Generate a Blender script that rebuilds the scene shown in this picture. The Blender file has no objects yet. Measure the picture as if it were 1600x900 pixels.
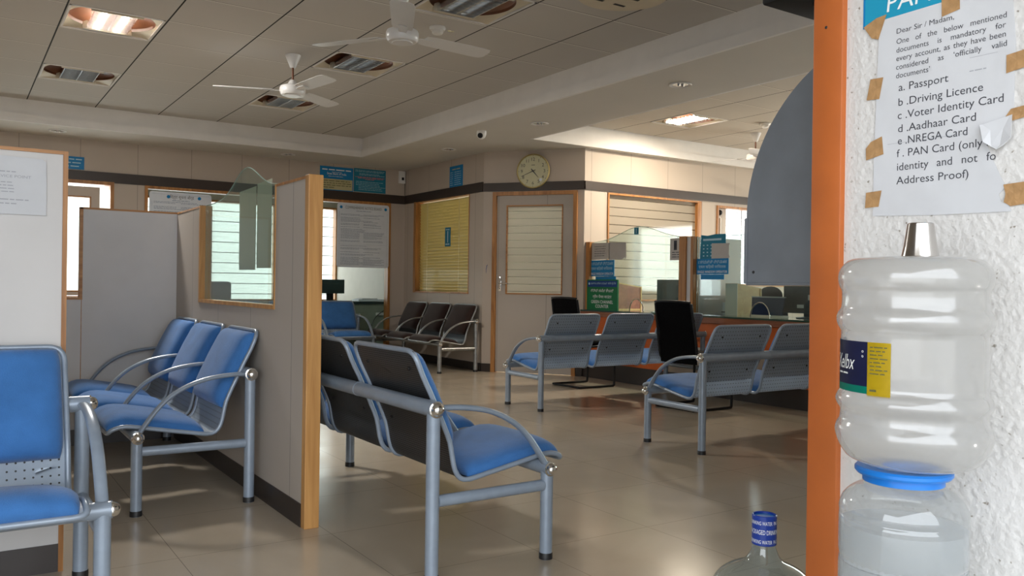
import bpy, bmesh, math, random
from mathutils import Vector, Matrix
random.seed(7)
PI = math.pi
S = bpy.context.scene
COL = S.collection

# ------------------------------------------------------------------ materials
def new_mat(name):
    m = bpy.data.materials.new(name); m.use_nodes = True
    nt = m.node_tree
    return m, nt, nt.nodes, nt.links, nt.nodes['Principled BSDF']

def setp(b, **k):
    names = {'color': 'Base Color', 'rough': 'Roughness', 'metal': 'Metallic', 'spec': 'Specular IOR Level', 'trans': 'Transmission Weight',
             'ior': 'IOR', 'alpha': 'Alpha', 'coat': 'Coat Weight', 'coatr': 'Coat Roughness', 'sheen': 'Sheen Weight', 'em': 'Emission Color', 'es': 'Emission Strength', 'sub': 'Subsurface Weight'}
    for a, v in k.items():
        if a in ('color', 'em') and len(v) == 3: v = (*v, 1)
        b.inputs[names[a]].default_value = v

def plain(name, color, rough=.5, metal=0., vary=.06, scale=6., bump=0., bscale=60., **k):
    """base colour with a faint noise of its own, so no surface is perfectly flat"""
    m, nt, N, L, b = new_mat(name)
    setp(b, color=color, rough=rough, metal=metal, **k)
    tc = N.new('ShaderNodeTexCoord')
    if vary:
        n = N.new('ShaderNodeTexNoise'); n.inputs['Scale'].default_value = scale; n.inputs['Detail'].default_value = 4
        L.new(tc.outputs['Object'], n.inputs['Vector'])
        r = N.new('ShaderNodeMapRange'); r.inputs['From Min'].default_value = .3; r.inputs['From Max'].default_value = .7
        r.inputs['To Min'].default_value = 1 - vary; r.inputs['To Max'].default_value = 1 + vary
        L.new(n.outputs['Fac'], r.inputs['Value'])
        v = N.new('ShaderNodeVectorMath'); v.operation = 'SCALE'; v.inputs[0].default_value = color[:3]
        L.new(r.outputs['Result'], v.inputs['Scale']); L.new(v.outputs['Vector'], b.inputs['Base Color'])
    if bump:
        n2 = N.new('ShaderNodeTexNoise'); n2.inputs['Scale'].default_value = bscale; n2.inputs['Detail'].default_value = 3
        L.new(tc.outputs['Object'], n2.inputs['Vector'])
        bp = N.new('ShaderNodeBump'); bp.inputs['Strength'].default_value = bump; bp.inputs['Distance'].default_value = .01
        L.new(n2.outputs['Fac'], bp.inputs['Height']); L.new(bp.outputs['Normal'], b.inputs['Normal'])
    return m

def math_node(N, L, op, a, b=None, c=None):
    n = N.new('ShaderNodeMath'); n.operation = op
    for i, v in enumerate((a, b, c)):
        if v is None: continue
        if isinstance(v, (int, float)): n.inputs[i].default_value = v
        else: L.new(v, n.inputs[i])
    return n.outputs[0]

def line_mask(N, L, coord, period, offset, width):
    """1 on a line of the given width every period along coord"""
    t = math_node(N, L, 'SUBTRACT', coord, offset)
    t = math_node(N, L, 'DIVIDE', t, period)
    t = math_node(N, L, 'FRACT', t)
    t = math_node(N, L, 'SUBTRACT', t, .5)
    t = math_node(N, L, 'ABSOLUTE', t)
    return math_node(N, L, 'GREATER_THAN', t, .5 - width / period / 2)

def mixc(N, L, fac, a, b):
    n = N.new('ShaderNodeMix'); n.data_type = 'RGBA'
    if isinstance(fac, (int, float)): n.inputs[0].default_value = fac
    else: L.new(fac, n.inputs[0])
    for i, v in ((6, a), (7, b)):
        if isinstance(v, tuple): n.inputs[i].default_value = (*v[:3], 1)
        else: L.new(v, n.inputs[i])
    return n.outputs[2]

def wood(name, c1, c2, rough=.4, axis='Z', scale=9.):
    m, nt, N, L, b = new_mat(name)
    setp(b, rough=rough, spec=.4)
    tc = N.new('ShaderNodeTexCoord'); mp = N.new('ShaderNodeMapping')
    s = {'Z': (scale, scale, scale * .09), 'X': (scale * .09, scale, scale), 'Y': (scale, scale * .09, scale)}[axis]
    mp.inputs['Scale'].default_value = s
    L.new(tc.outputs['Object'], mp.inputs['Vector'])
    n = N.new('ShaderNodeTexNoise'); n.inputs['Scale'].default_value = 2.2; n.inputs['Detail'].default_value = 6; n.inputs['Distortion'].default_value = 1.2
    L.new(mp.outputs['Vector'], n.inputs['Vector'])
    r = N.new('ShaderNodeValToRGB'); r.color_ramp.elements[0].position = .35; r.color_ramp.elements[1].position = .68
    r.color_ramp.elements[0].color = (*c1, 1); r.color_ramp.elements[1].color = (*c2, 1)
    L.new(n.outputs['Fac'], r.inputs['Fac']); L.new(r.outputs['Color'], b.inputs['Base Color'])
    return m

def pane_mat(name, tint, gloss=.12, rough=.02, body=None, bodyfac=0., fres=.8):
    """thin clear sheet: tinted see-through, a fresnel-like reflection and optionally a milky body"""
    m, nt, N, L, b = new_mat(name); N.remove(b)
    out = N['Material Output']
    t = N.new('ShaderNodeBsdfTransparent'); t.inputs['Color'].default_value = (*tint, 1)
    g = N.new('ShaderNodeBsdfGlossy'); g.inputs['Roughness'].default_value = rough; g.inputs['Color'].default_value = (1, 1, 1, 1)
    base = t.outputs[0]
    if body:
        d = N.new('ShaderNodeBsdfDiffuse'); d.inputs['Color'].default_value = (*body, 1)
        tl = N.new('ShaderNodeBsdfTranslucent'); tl.inputs['Color'].default_value = (*body, 1)
        ms = N.new('ShaderNodeMixShader'); ms.inputs[0].default_value = .5
        L.new(d.outputs[0], ms.inputs[1]); L.new(tl.outputs[0], ms.inputs[2])
        m2 = N.new('ShaderNodeMixShader'); m2.inputs[0].default_value = bodyfac
        L.new(t.outputs[0], m2.inputs[1]); L.new(ms.outputs[0], m2.inputs[2]); base = m2.outputs[0]
    fr = N.new('ShaderNodeLayerWeight'); fr.inputs['Blend'].default_value = .5      # facing = 1 - cos on either side of the sheet
    f = math_node(N, L, 'POWER', fr.outputs['Facing'], 5.)
    f = math_node(N, L, 'MULTIPLY_ADD', f, fres, .025 + gloss * .12)
    f = math_node(N, L, 'MINIMUM', f, .85)
    mx = N.new('ShaderNodeMixShader'); L.new(f, mx.inputs[0]); L.new(base, mx.inputs[1]); L.new(g.outputs[0], mx.inputs[2])
    L.new(mx.outputs[0], out.inputs['Surface'])
    return m

def emit(name, color, strength):
    m, nt, N, L, b = new_mat(name)
    setp(b, color=color, em=color, es=strength); return m

def seam_wall(name, color, period, offset, axis=0, dark=.62):
    m, nt, N, L, b = new_mat(name); setp(b, rough=.55, spec=.25)
    tc = N.new('ShaderNodeTexCoord'); sp = N.new('ShaderNodeSeparateXYZ'); L.new(tc.outputs['Object'], sp.inputs[0])
    mk = line_mask(N, L, sp.outputs[axis], period, offset, .007)
    n = N.new('ShaderNodeTexNoise'); n.inputs['Scale'].default_value = 1.6; n.inputs['Detail'].default_value = 5
    L.new(tc.outputs['Object'], n.inputs['Vector'])
    c = mixc(N, L, n.outputs['Fac'], tuple(v * .93 for v in color), tuple(min(1, v * 1.05) for v in color))
    c = mixc(N, L, mk, c, tuple(v * dark for v in color)); L.new(c, b.inputs['Base Color'])
    return m

M = {}
BEIGE = (.50, .43, .365)
M['wall'] = seam_wall('wall_beige', BEIGE, .62, .1)
M['wall_plain'] = plain('wall_beige_plain', BEIGE, .55, vary=.04, scale=2)
M['band'] = plain('dark_brown_band', (.035, .022, .016), .45, vary=.1)
M['skirt'] = plain('dark_skirting', (.028, .02, .017), .4, vary=.1)
M['soffit'] = plain('soffit_paint', (.60, .57, .52), .7, vary=.03, scale=1.5)
M['fascia'] = plain('fascia_paint', (.74, .72, .70), .6, vary=.03)
M['wood'] = wood('teak_trim', (.30, .125, .035), (.50, .235, .075))
M['woodx'] = wood('teak_trim_horizontal', (.30, .125, .035), (.50, .235, .075), axis='X')
M['woody'] = wood('teak_trim_side', (.30, .125, .035), (.50, .235, .075), axis='Y')
M['wood_light'] = wood('ash_post', (.42, .20, .062), (.62, .335, .115), axis='Z', scale=7)
M['wood_red'] = wood('red_brown_veneer', (.20, .065, .028), (.30, .11, .05), axis='Y')
M['wood_yellow'] = wood('pale_yellow_veneer', (.46, .30, .09), (.58, .41, .15), axis='Y')
M['orange'] = plain('orange_paint', (.44,.115,.024), .38, vary=.10, scale=7, bump=.05, bscale=30)
M['orange_front'] = plain('orange_laminate', (.52, .12, .03), .3, vary=.08, spec=.2)
M['tube'] = plain('grey_blue_powder_coat', (.27, .325, .40), .32, metal=.15, vary=.07, scale=20, spec=.6)
M['tube_worn'] = plain('worn_grey_metal', (.33, .34, .34), .30, metal=.6, vary=.18, scale=25)
M['chrome'] = plain('chrome', (.80, .79, .77), .10, metal=1., vary=0)
M['rubber'] = plain('black_rubber', (.012, .012, .013), .5, vary=.1)
M['black'] = plain('black_plastic', (.012, .012, .013), .45, vary=.1, spec=.2)
M['black_mesh'] = plain('black_mesh_fabric', (.008, .008, .009), .8, vary=.3, scale=60, bump=.2, bscale=300, spec=.08)
M['blackgloss'] = plain('black_gloss', (.008, .008, .009), .12, vary=0)
M['blue'] = plain('blue_fabric', (.047,.165,.43), .8, spec=.15, vary=.12, scale=11, bump=.25, bscale=220, sheen=.25)
M['brown'] = plain('brown_fabric', (.032,.018,.015), .8, spec=.08, vary=.14, scale=12, bump=.25, bscale=220, sheen=.2)
M['white'] = plain('white_plastic', (.78, .77, .74), .4, vary=.02)
M['whitefan'] = plain('white_enamel', (.72, .71, .70), .3, vary=.02)
M['cream'] = plain('cream_paint', (.62, .55, .42), .5, vary=.05)
M['fixture_brown'] = plain('fixture_brown_dome', (.17, .062, .028), .4, vary=.15)
M['louvre'] = plain('mirror_louvre', (.86, .89, .92), .2, metal=.85, vary=.0)
M['partition'] = seam_wall('partition_laminate', (.47, .425, .38), .62, .2, axis=0)
M['partition_white'] = plain('partition_white_laminate', (.60,.583,.572), .5, vary=.06, scale=2.5)
M['paper'] = plain('printer_paper', (.60,.61,.635), .7, vary=.03, scale=9, bump=.35, bscale=11)
M['paper_grey'] = plain('sun_greyed_paper', (.50, .47, .44), .8, vary=.05, bump=.3, bscale=20)
M['board'] = plain('notice_board_sheet', (.68,.72,.78), .45, vary=.05)
M['ink'] = plain('dark_ink', (.05, .052, .065), .7, vary=0)
M['inkblue'] = plain('blue_ink', (.10, .16, .27), .7, vary=0)
M['inkpale'] = plain('faded_ink', (.35, .36, .40), .7, vary=0)
M['tape'] = plain('brown_packing_tape', (.42,.245,.11), .3, vary=.15, scale=40, bump=.3, bscale=60)
M['signblue'] = plain('sign_blue', (.012, .20, .46), .4, vary=.05, spec=.2)
M['signcyan'] = plain('sign_cyan', (.012,.30,.48), .4, vary=.03)
M['signteal'] = plain('sign_teal', (.02, .19, .29), .4, vary=.05, spec=.2)
M['signnavy'] = plain('sign_navy', (.012, .05, .22), .4, vary=.05, spec=.2)
M['signgreen'] = plain('sign_green', (.012, .155, .055), .4, vary=.05, spec=.2)
M['signyellow'] = plain('sign_pale_yellow', (.48, .44, .24), .5, vary=.05)
M['textwhite'] = plain('white_lettering', (.82, .85, .85), .5, vary=0)
M['textdim'] = plain('pale_lettering', (.42, .62, .72), .5, vary=0)
M['textred'] = plain('red_lettering', (.62, .16, .15), .5, vary=0)
M['textolive'] = plain('olive_lettering', (.10, .10, .035), .5, vary=0)
M['clockface'] = plain('clock_face_cream', (.62, .60, .40), .5, vary=.02)
M['clockrim'] = plain('clock_rim_gold', (.46, .38, .17), .3, metal=.4, vary=.05)
M['sheetmetal'] = plain('grey_painted_sheet_metal', (.17,.188,.21), .42, metal=.2, vary=.09, scale=9)
M['capblue'] = plain('blue_plastic', (.008, .17, .58), .3, vary=.02)
M['capnavy'] = plain('navy_shrink_film', (.012, .045, .30), .3, vary=.02)
M['labelnavy'] = plain('navy_label', (.018, .022, .085), .35, vary=.1, scale=30)
M['labelyellow'] = plain('yellow_label', (.62,.44,.01), .4, vary=.03)
M['labelgreen'] = plain('green_label', (.0, .28, .20), .4, vary=.03)
M['steel'] = plain('stainless_steel', (.60, .58, .56), .18, metal=1., vary=.06, scale=3)
M['glass'] = pane_mat('clear_pane', (.93, .97, .95), -.19, fres=.12)
M['glass_green'] = pane_mat('greenish_pane', (.80, .87, .84), .14, body=(.50, .60, .57), bodyfac=.10)
M['glass_counter'] = pane_mat('counter_pane', (.86, .93, .92), .12, body=(.6, .7, .7), bodyfac=.03, fres=.45)
M['milky'] = pane_mat('milky_bottle_plastic', (.87, .87, .86), .45, rough=.12, body=(.74, .74, .73), bodyfac=.34)
M['clearplastic'] = pane_mat('clear_bottle_plastic', (.90, .915, .92), .40, rough=.06, body=(.70, .73, .74), bodyfac=.16)
M['clearblue'] = pane_mat('pale_blue_bottle_plastic', (.82, .88, .90), .45, rough=.05, body=(.45, .55, .58), bodyfac=.12)
M['water'] = pane_mat('water_body', (.92, .94, .95), .15, rough=.03, body=(.72, .76, .79), bodyfac=.34)
M['counter_glass_top'] = plain('counter_glass_top', (.05, .085, .06), .08, vary=.1, spec=.8)
M['darkteal'] = plain('dark_teal_casing', (.035, .055, .055), .4, vary=.1, spec=.2)
M['darkblue'] = plain('dark_blue_casing', (.016, .024, .06), .45, vary=.1, spec=.2)
M['edge_highlight'] = plain('glass_edge_highlight', (.36, .50, .45), .15, vary=0)  # pale colour carries the highlight along the glass edges
M['strip'] = pane_mat('grey_green_film', (.30, .34, .30), .05, rough=.3, body=(.82, .86, .74), bodyfac=.9)
M['desk'] = plain('desk_grey_green', (.26, .30, .25), .5, vary=.08)
M['cable'] = plain('grey_cable', (.06, .065, .06), .5, vary=0)
M['blind'] = pane_mat('yellow_blind_slat', (0, 0, 0), .0, rough=.4, body=(.54, .46, .25), bodyfac=1.)
M['officewall'] = plain('office_wall_pale', (.46,.43,.37), .6, vary=.04)
M['sky_screen'] = plain('white_sky_screen', (.80, .79, .76), .8, vary=.03)  # for the walls added outside to dim the sky in the windows
M['ground'] = plain('outside_paving', (.42, .40, .37), .8, vary=.1, scale=2)

# frosted film with clear slits, for the cabin panes and the door
def frosted(name, body, tint, period, slit, off):
    m, nt, N, L, b = new_mat(name); N.remove(b); out = N['Material Output']
    tc = N.new('ShaderNodeTexCoord'); sp = N.new('ShaderNodeSeparateXYZ'); L.new(tc.outputs['Object'], sp.inputs[0])
    mk = line_mask(N, L, sp.outputs[2], period, off, slit)
    d = N.new('ShaderNodeBsdfDiffuse'); d.inputs['Color'].default_value = (*body, 1)
    t = N.new('ShaderNodeBsdfTranslucent'); t.inputs['Color'].default_value = (*body, 1)
    ms = N.new('ShaderNodeMixShader'); ms.inputs[0].default_value = .45
    L.new(d.outputs[0], ms.inputs[1]); L.new(t.outputs[0], ms.inputs[2])
    tr = N.new('ShaderNodeBsdfTransparent'); tr.inputs['Color'].default_value = (*tint, 1)
    m2 = N.new('ShaderNodeMixShader'); L.new(mk, m2.inputs[0]); L.new(ms.outputs[0], m2.inputs[1]); L.new(tr.outputs[0], m2.inputs[2])
    g = N.new('ShaderNodeBsdfGlossy'); g.inputs['Roughness'].default_value = .05
    m3 = N.new('ShaderNodeMixShader'); m3.inputs[0].default_value = .07
    L.new(m2.outputs[0], m3.inputs[1]); L.new(g.outputs[0], m3.inputs[2]); L.new(m3.outputs[0], out.inputs['Surface'])
    return m
M['frost_door'] = frosted('frosted_door_film', (.60, .60, .545), (.32, .35, .33), .088, .005, .02)
M['frost_warm'] = frosted('frosted_cabin_film', (.50, .455, .385), (.40, .37, .33), .105, .010, .03)

# perforated sheet: small dark holes laid out on the UV map (metres)
def perforated(name, color, metal=.2, rough=.36, pitch=.026, hole=.0034, worn=0.):
    m, nt, N, L, b = new_mat(name); setp(b, rough=rough, metal=metal, spec=.6)
    uv = N.new('ShaderNodeUVMap'); sp = N.new('ShaderNodeSeparateXYZ'); L.new(uv.outputs['UV'], sp.inputs[0])
    def cell(o):
        t = math_node(N, L, 'DIVIDE', o, pitch); t = math_node(N, L, 'FRACT', t); t = math_node(N, L, 'SUBTRACT', t, .5)
        return math_node(N, L, 'MULTIPLY', t, pitch)
    a, c = cell(sp.outputs[0]), cell(sp.outputs[1])
    r = math_node(N, L, 'SQRT', math_node(N, L, 'ADD', math_node(N, L, 'MULTIPLY', a, a), math_node(N, L, 'MULTIPLY', c, c)))
    mk = math_node(N, L, 'LESS_THAN', r, hole)
    col = color
    n = N.new('ShaderNodeTexNoise'); n.inputs['Scale'].default_value = 7; n.inputs['Detail'].default_value = 5
    tc = N.new('ShaderNodeTexCoord'); L.new(tc.outputs['Object'], n.inputs['Vector'])
    c1 = mixc(N, L, n.outputs['Fac'], tuple(v * .92 for v in color), tuple(v * 1.07 for v in color))
    L.new(mixc(N, L, mk, c1, (.012, .014, .02)), b.inputs['Base Color'])
    return m
M['shell'] = perforated('perforated_grey_blue_sheet', (.50, .59, .70), metal=.05, rough=.42)
M['shell_fine'] = perforated('finely_perforated_worn_sheet', (.20, .205, .215), metal=.65, rough=.34, pitch=.009, hole=.0026)

def floor_mat():
    m, nt, N, L, b = new_mat('polished_beige_tile'); setp(b, spec=.55)
    tc = N.new('ShaderNodeTexCoord'); sp = N.new('ShaderNodeSeparateXYZ'); L.new(tc.outputs['Object'], sp.inputs[0])
    mx = line_mask(N, L, sp.outputs[0], .61, .12, .0028); my = line_mask(N, L, sp.outputs[1], .61, .30, .0028)
    mk = math_node(N, L, 'MAXIMUM', mx, my)
    n = N.new('ShaderNodeTexNoise'); n.inputs['Scale'].default_value = 1.3; n.inputs['Detail'].default_value = 8; n.inputs['Distortion'].default_value = 1.5
    L.new(tc.outputs['Object'], n.inputs['Vector'])
    c = mixc(N, L, n.outputs['Fac'], (.40, .335, .255), (.52, .445, .35))
    c = mixc(N, L, mk, c, (.24, .20, .155)); L.new(c, b.inputs['Base Color'])
    n2 = N.new('ShaderNodeTexNoise'); n2.inputs['Scale'].default_value = 3; n2.inputs['Detail'].default_value = 6
    L.new(tc.outputs['Object'], n2.inputs['Vector'])
    r = N.new('ShaderNodeMapRange'); r.inputs['To Min'].default_value = .10; r.inputs['To Max'].default_value = .26
    L.new(n2.outputs['Fac'], r.inputs['Value']); L.new(r.outputs['Result'], b.inputs['Roughness'])
    return m
M['floor'] = floor_mat()

def tile_mat(name, color, px, ox, py, oy):
    m, nt, N, L, b = new_mat(name); setp(b, rough=.75, spec=.15)
    tc = N.new('ShaderNodeTexCoord'); sp = N.new('ShaderNodeSeparateXYZ'); L.new(tc.outputs['Object'], sp.inputs[0])
    mx = line_mask(N, L, sp.outputs[0], px, ox, .011); my = line_mask(N, L, sp.outputs[1], py, oy, .007)
    my2 = line_mask(N, L, sp.outputs[1], py, oy + .010, .010)
    n = N.new('ShaderNodeTexNoise'); n.inputs['Scale'].default_value = 1.1; n.inputs['Detail'].default_value = 3
    L.new(tc.outputs['Object'], n.inputs['Vector'])
    c = mixc(N, L, n.outputs['Fac'], tuple(v * .93 for v in color), tuple(v * 1.05 for v in color))
    c = mixc(N, L, my2, c, tuple(min(.9, v * 1.5) for v in color))
    c = mixc(N, L, my, c, tuple(v * .35 for v in color))
    c = mixc(N, L, mx, c, (.02, .018, .016)); L.new(c, b.inputs['Base Color'])
    return m
TX, TX0, TY, TY0 = .644, 1.285, .633, 5.18
M['tiles'] = tile_mat('ceiling_tiles', (.55, .53, .50), TX, TX0, TY, TY0)
M['tiles2'] = tile_mat('counter_hall_ceiling_tiles', (.56, .52, .46), TX, 6.55, TY, TY0)

def stucco():
    m, nt, N, L, b = new_mat('white_rough_stucco'); setp(b, rough=.85, spec=.15)
    tc = N.new('ShaderNodeTexCoord')
    n = N.new('ShaderNodeTexNoise'); n.inputs['Scale'].default_value = 120; n.inputs['Detail'].default_value = 4
    L.new(tc.outputs['Object'], n.inputs['Vector'])
    bp = N.new('ShaderNodeBump'); bp.inputs['Strength'].default_value = .5; bp.inputs['Distance'].default_value = .004
    L.new(n.outputs['Fac'], bp.inputs['Height']); L.new(bp.outputs['Normal'], b.inputs['Normal'])
    n3 = N.new('ShaderNodeTexNoise'); n3.inputs['Scale'].default_value = 75; n3.inputs['Detail'].default_value = 2
    L.new(tc.outputs['Object'], n3.inputs['Vector'])
    r = N.new('ShaderNodeMapRange'); r.inputs['From Min'].default_value = .68; r.inputs['From Max'].default_value = .74
    L.new(n3.outputs['Fac'], r.inputs['Value'])
    L.new(mixc(N, L, r.outputs['Result'], (.655, .642, .625), (.30, .27, .23)), b.inputs['Base Color'])
    return m
M['stucco'] = stucco()

# ------------------------------------------------------------------ mesh helpers
def frame(o, x, z):
    """matrix with local x along x, local z along z (the face's normal), origin o"""
    x = Vector(x).normalized(); z = Vector(z).normalized(); y = z.cross(x).normalized()
    m = Matrix((x, y, z)).transposed().to_4x4(); m.translation = Vector(o); return m

class MB:
    def __init__(s): s.bm = bmesh.new(); s.uv = None
    def box(s, a, b, bevel=0., mat=None):
        a, b = Vector(a), Vector(b)
        r = bmesh.ops.create_cube(s.bm, size=1); v = r['verts']
        c = (a + b) / 2; d = b - a
        for q in v: q.co = Vector((q.co.x * abs(d.x), q.co.y * abs(d.y), q.co.z * abs(d.z))) + c
        if bevel:
            e = list({e for q in v for e in q.link_edges})
            r = bmesh.ops.bevel(s.bm, geom=e, offset=bevel, segments=2, affect='EDGES', profile=.5)
            v = list({q for f in r['faces'] for q in f.verts} | {q for q in v if q.is_valid})
        if mat is not None: bmesh.ops.transform(s.bm, matrix=mat, verts=v)
        return s
    def tube(s, pts, r, n=12, closed=False, caps=True, r2=None, up=None):
        """sweep a round (or oval: r across 'up', r2 along it) section along pts"""
        P = [Vector(p) for p in pts]; k = len(P); rings = []
        prev = None
        for i, p in enumerate(P):
            if closed: t = (P[(i + 1) % k] - P[i - 1])
            else: t = P[min(i + 1, k - 1)] - P[max(i - 1, 0)]
            t.normalize()
            if up is not None: a = Vector(up).normalized()
            elif prev is None:
                a = Vector((0, 0, 1)) if abs(t.z) < .9 else Vector((1, 0, 0))
            else: a = prev
            a = (a - t * a.dot(t)).normalized(); b = t.cross(a); prev = a
            rr = r[i] if isinstance(r, (list, tuple)) else r
            ra = r2 if r2 else rr
            rings.append([s.bm.verts.new(p + a * (math.cos(2 * PI * j / n) * ra) + b * (math.sin(2 * PI * j / n) * rr)) for j in range(n)])
        for i in range(k if closed else k - 1):
            A, B = rings[i], rings[(i + 1) % k]
            for j in range(n): s.bm.faces.new((A[j], A[(j + 1) % n], B[(j + 1) % n], B[j]))
        if caps and not closed:
            s.bm.faces.new(list(reversed(rings[0]))); s.bm.faces.new(rings[-1])
        return s
    def lathe(s, prof, n=32, mat=None, sx=1., sy=1.):
        """profile [(radius, z)...] turned about z"""
        vs = []; rings = []
        for r, z in prof:
            if r < 1e-6: ring = [s.bm.verts.new((0, 0, z))]
            else: ring = [s.bm.verts.new((r * math.cos(2 * PI * j / n) * sx, r * math.sin(2 * PI * j / n) * sy, z)) for j in range(n)]
            rings.append(ring); vs += ring
        for A, B in zip(rings, rings[1:]):
            if len(A) == 1 and len(B) == 1: continue
            for j in range(n):
                k = (j + 1) % n
                if len(A) == 1: s.bm.faces.new((A[0], B[k], B[j]))
                elif len(B) == 1: s.bm.faces.new((A[j], A[k], B[0]))
                else: s.bm.faces.new((A[j], A[k], B[k], B[j]))
        if mat is not None: bmesh.ops.transform(s.bm, matrix=mat, verts=vs)
        return s
    def prism(s, poly, t, mat=None):
        """polygon in local xy extruded by t along local z"""
        a = [s.bm.verts.new((x, y, 0)) for x, y in poly]; b = [s.bm.verts.new((x, y, t)) for x, y in poly]
        n = len(poly)
        s.bm.faces.new(list(reversed(a))); s.bm.faces.new(b)
        for i in range(n): s.bm.faces.new((a[i], a[(i + 1) % n], b[(i + 1) % n], b[i]))
        if mat is not None: bmesh.ops.transform(s.bm, matrix=mat, verts=a + b)
        return s
    def grid(s, rows, uvs=None, thick=0.):
        """rows of points -> sheet (optionally with a back face 'thick' behind along the normals)"""
        V = [[s.bm.verts.new(p) for p in row] for row in rows]
        if uvs and s.uv is None: s.uv = s.bm.loops.layers.uv.new('UVMap')
        fs = []
        for i in range(len(V) - 1):
            for j in range(len(V[0]) - 1):
                f = s.bm.faces.new((V[i][j], V[i + 1][j], V[i + 1][j + 1], V[i][j + 1])); fs.append(f)
                if uvs:
                    for l, (a, b) in zip(f.loops, ((i, j), (i + 1, j), (i + 1, j + 1), (i, j + 1))): l[s.uv].uv = uvs[a][b]
        if thick:
            bmesh.ops.solidify(s.bm, geom=fs, thickness=thick)
        return s
    def sphere(s, c, r, n=16, half=None, sc=(1, 1, 1)):
        m = Matrix.Translation(c) @ Matrix.Diagonal((*sc, 1))
        bmesh.ops.create_uvsphere(s.bm, u_segments=n, v_segments=max(6, n // 2), radius=r, matrix=m); return s
    def build(s, name, mat, parent=None, smooth=True, angle=35, loc=None, recalc=True):
        if recalc: bmesh.ops.recalc_face_normals(s.bm, faces=s.bm.faces)
        me = bpy.data.meshes.new(name); s.bm.to_mesh(me); s.bm.free()
        o = bpy.data.objects.new(name, me); COL.objects.link(o)
        me.materials.append(mat)
        if smooth:
            for p in me.polygons: p.use_smooth = True
            me.set_sharp_from_angle(angle=math.radians(angle))
        if parent is not None: o.parent = parent
        if loc is not None: o.location = loc
        return o

def tag(o, label=None, cat=None, group=None, kind=None):
    if label: o['label'] = label
    if cat: o['category'] = cat
    if group: o['group'] = group
    if kind: o['kind'] = kind
    return o
def struct(o): o['kind'] = 'structure'; return o
def empty(name, loc=(0, 0, 0), rz=0., label=None, cat=None, group=None, mat=None):
    o = bpy.data.objects.new(name, None); COL.objects.link(o)
    if mat is not None: o.matrix_world = mat
    else: o.location = loc; o.rotation_euler = (0, 0, rz)
    o.empty_display_size = .1
    return tag(o, label, cat, group)

_tmp = []
def text_geo(body, size, sword=1.):
    c = bpy.data.curves.new('lettering_curve', 'FONT'); c.body = body; c.size = size; c.space_word = sword
    c.resolution_u = 3
    o = bpy.data.objects.new('lettering_curve', c); COL.objects.link(o)
    bpy.context.view_layer.update()
    me = bpy.data.meshes.new_from_object(o.evaluated_get(bpy.context.evaluated_depsgraph_get()))
    bpy.data.objects.remove(o); bpy.data.curves.remove(c)
    return me
def text_width(me):
    xs = [v.co.x for v in me.vertices]
    return (min(xs), max(xs)) if xs else (0, 0)
def add_text(bm, body, x, y, size, fit=None, justify=None, align='L', zoff=.0006, shear=0., M0=None, bend=None, bold=0.):
    """letters at (x, y) baseline in the sheet's local frame; fit squeezes, justify opens the word spaces"""
    if justify:
        a = text_geo(body, size, 1.); b = text_geo(body, size, 2.)
        wa = text_width(a)[1] - text_width(a)[0]; wb = text_width(b)[1] - text_width(b)[0]
        bpy.data.meshes.remove(a); bpy.data.meshes.remove(b)
        sw = 1 + (justify - wa) / (wb - wa) if wb > wa else 1.
        me = text_geo(body, size, max(.6, sw)); fit = justify
    else: me = text_geo(body, size)
    x0, x1 = text_width(me); w = max(x1 - x0, 1e-6)
    k = fit / w if fit else 1.
    off = 0 if align == 'L' else (-w * k / 2 if align == 'C' else -w * k)
    n0 = len(bm.verts); bm.from_mesh(me); bm.verts.ensure_lookup_table()
    for v in bm.verts[n0:]:
        px = (v.co.x - x0) * k + off + x + shear * v.co.y; py = v.co.y + y
        v.co = Vector((px, py, zoff))
        if bend: v.co = bend(v.co)
        if M0 is not None: v.co = M0 @ v.co
    bpy.data.meshes.remove(me)
def flat_line(bm, x, y, w, h, z=.0006):
    vs = [bm.verts.new((x, y, z)), bm.verts.new((x + w, y, z)), bm.verts.new((x + w, y + h, z)), bm.verts.new((x, y + h, z))]
    bm.faces.new(vs)
def scribble(bm, x, y, w, h, rnd, z=.0006):
    """a line of print too small to read: short dashes of word length"""
    p = x
    while p < x + w - h:
        l = min(rnd.uniform(1.2, 5) * h, x + w - p); flat_line(bm, p, y, l, h * .55, z); p += l + h * .7
def letters(bm, name, mat, parent, smooth=False):
    me = bpy.data.meshes.new(name); bm.to_mesh(me); bm.free()
    o = bpy.data.objects.new(name, me); COL.objects.link(o); me.materials.append(mat); o.parent = parent
    return o

# ------------------------------------------------------------------ the setting
ZS, ZT = 2.69, 2.93
YL, XW, YR = 10.95, 5.43, 7.784
struct(MB().box((-3.3, 1.0, -.1), (11.1, YL + .12, 0)).build('floor', M['floor'], smooth=False))
struct(MB().box((-40, -40, -.22), (45, 45, -.11)).build('ground', M['ground'], smooth=False))

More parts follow.
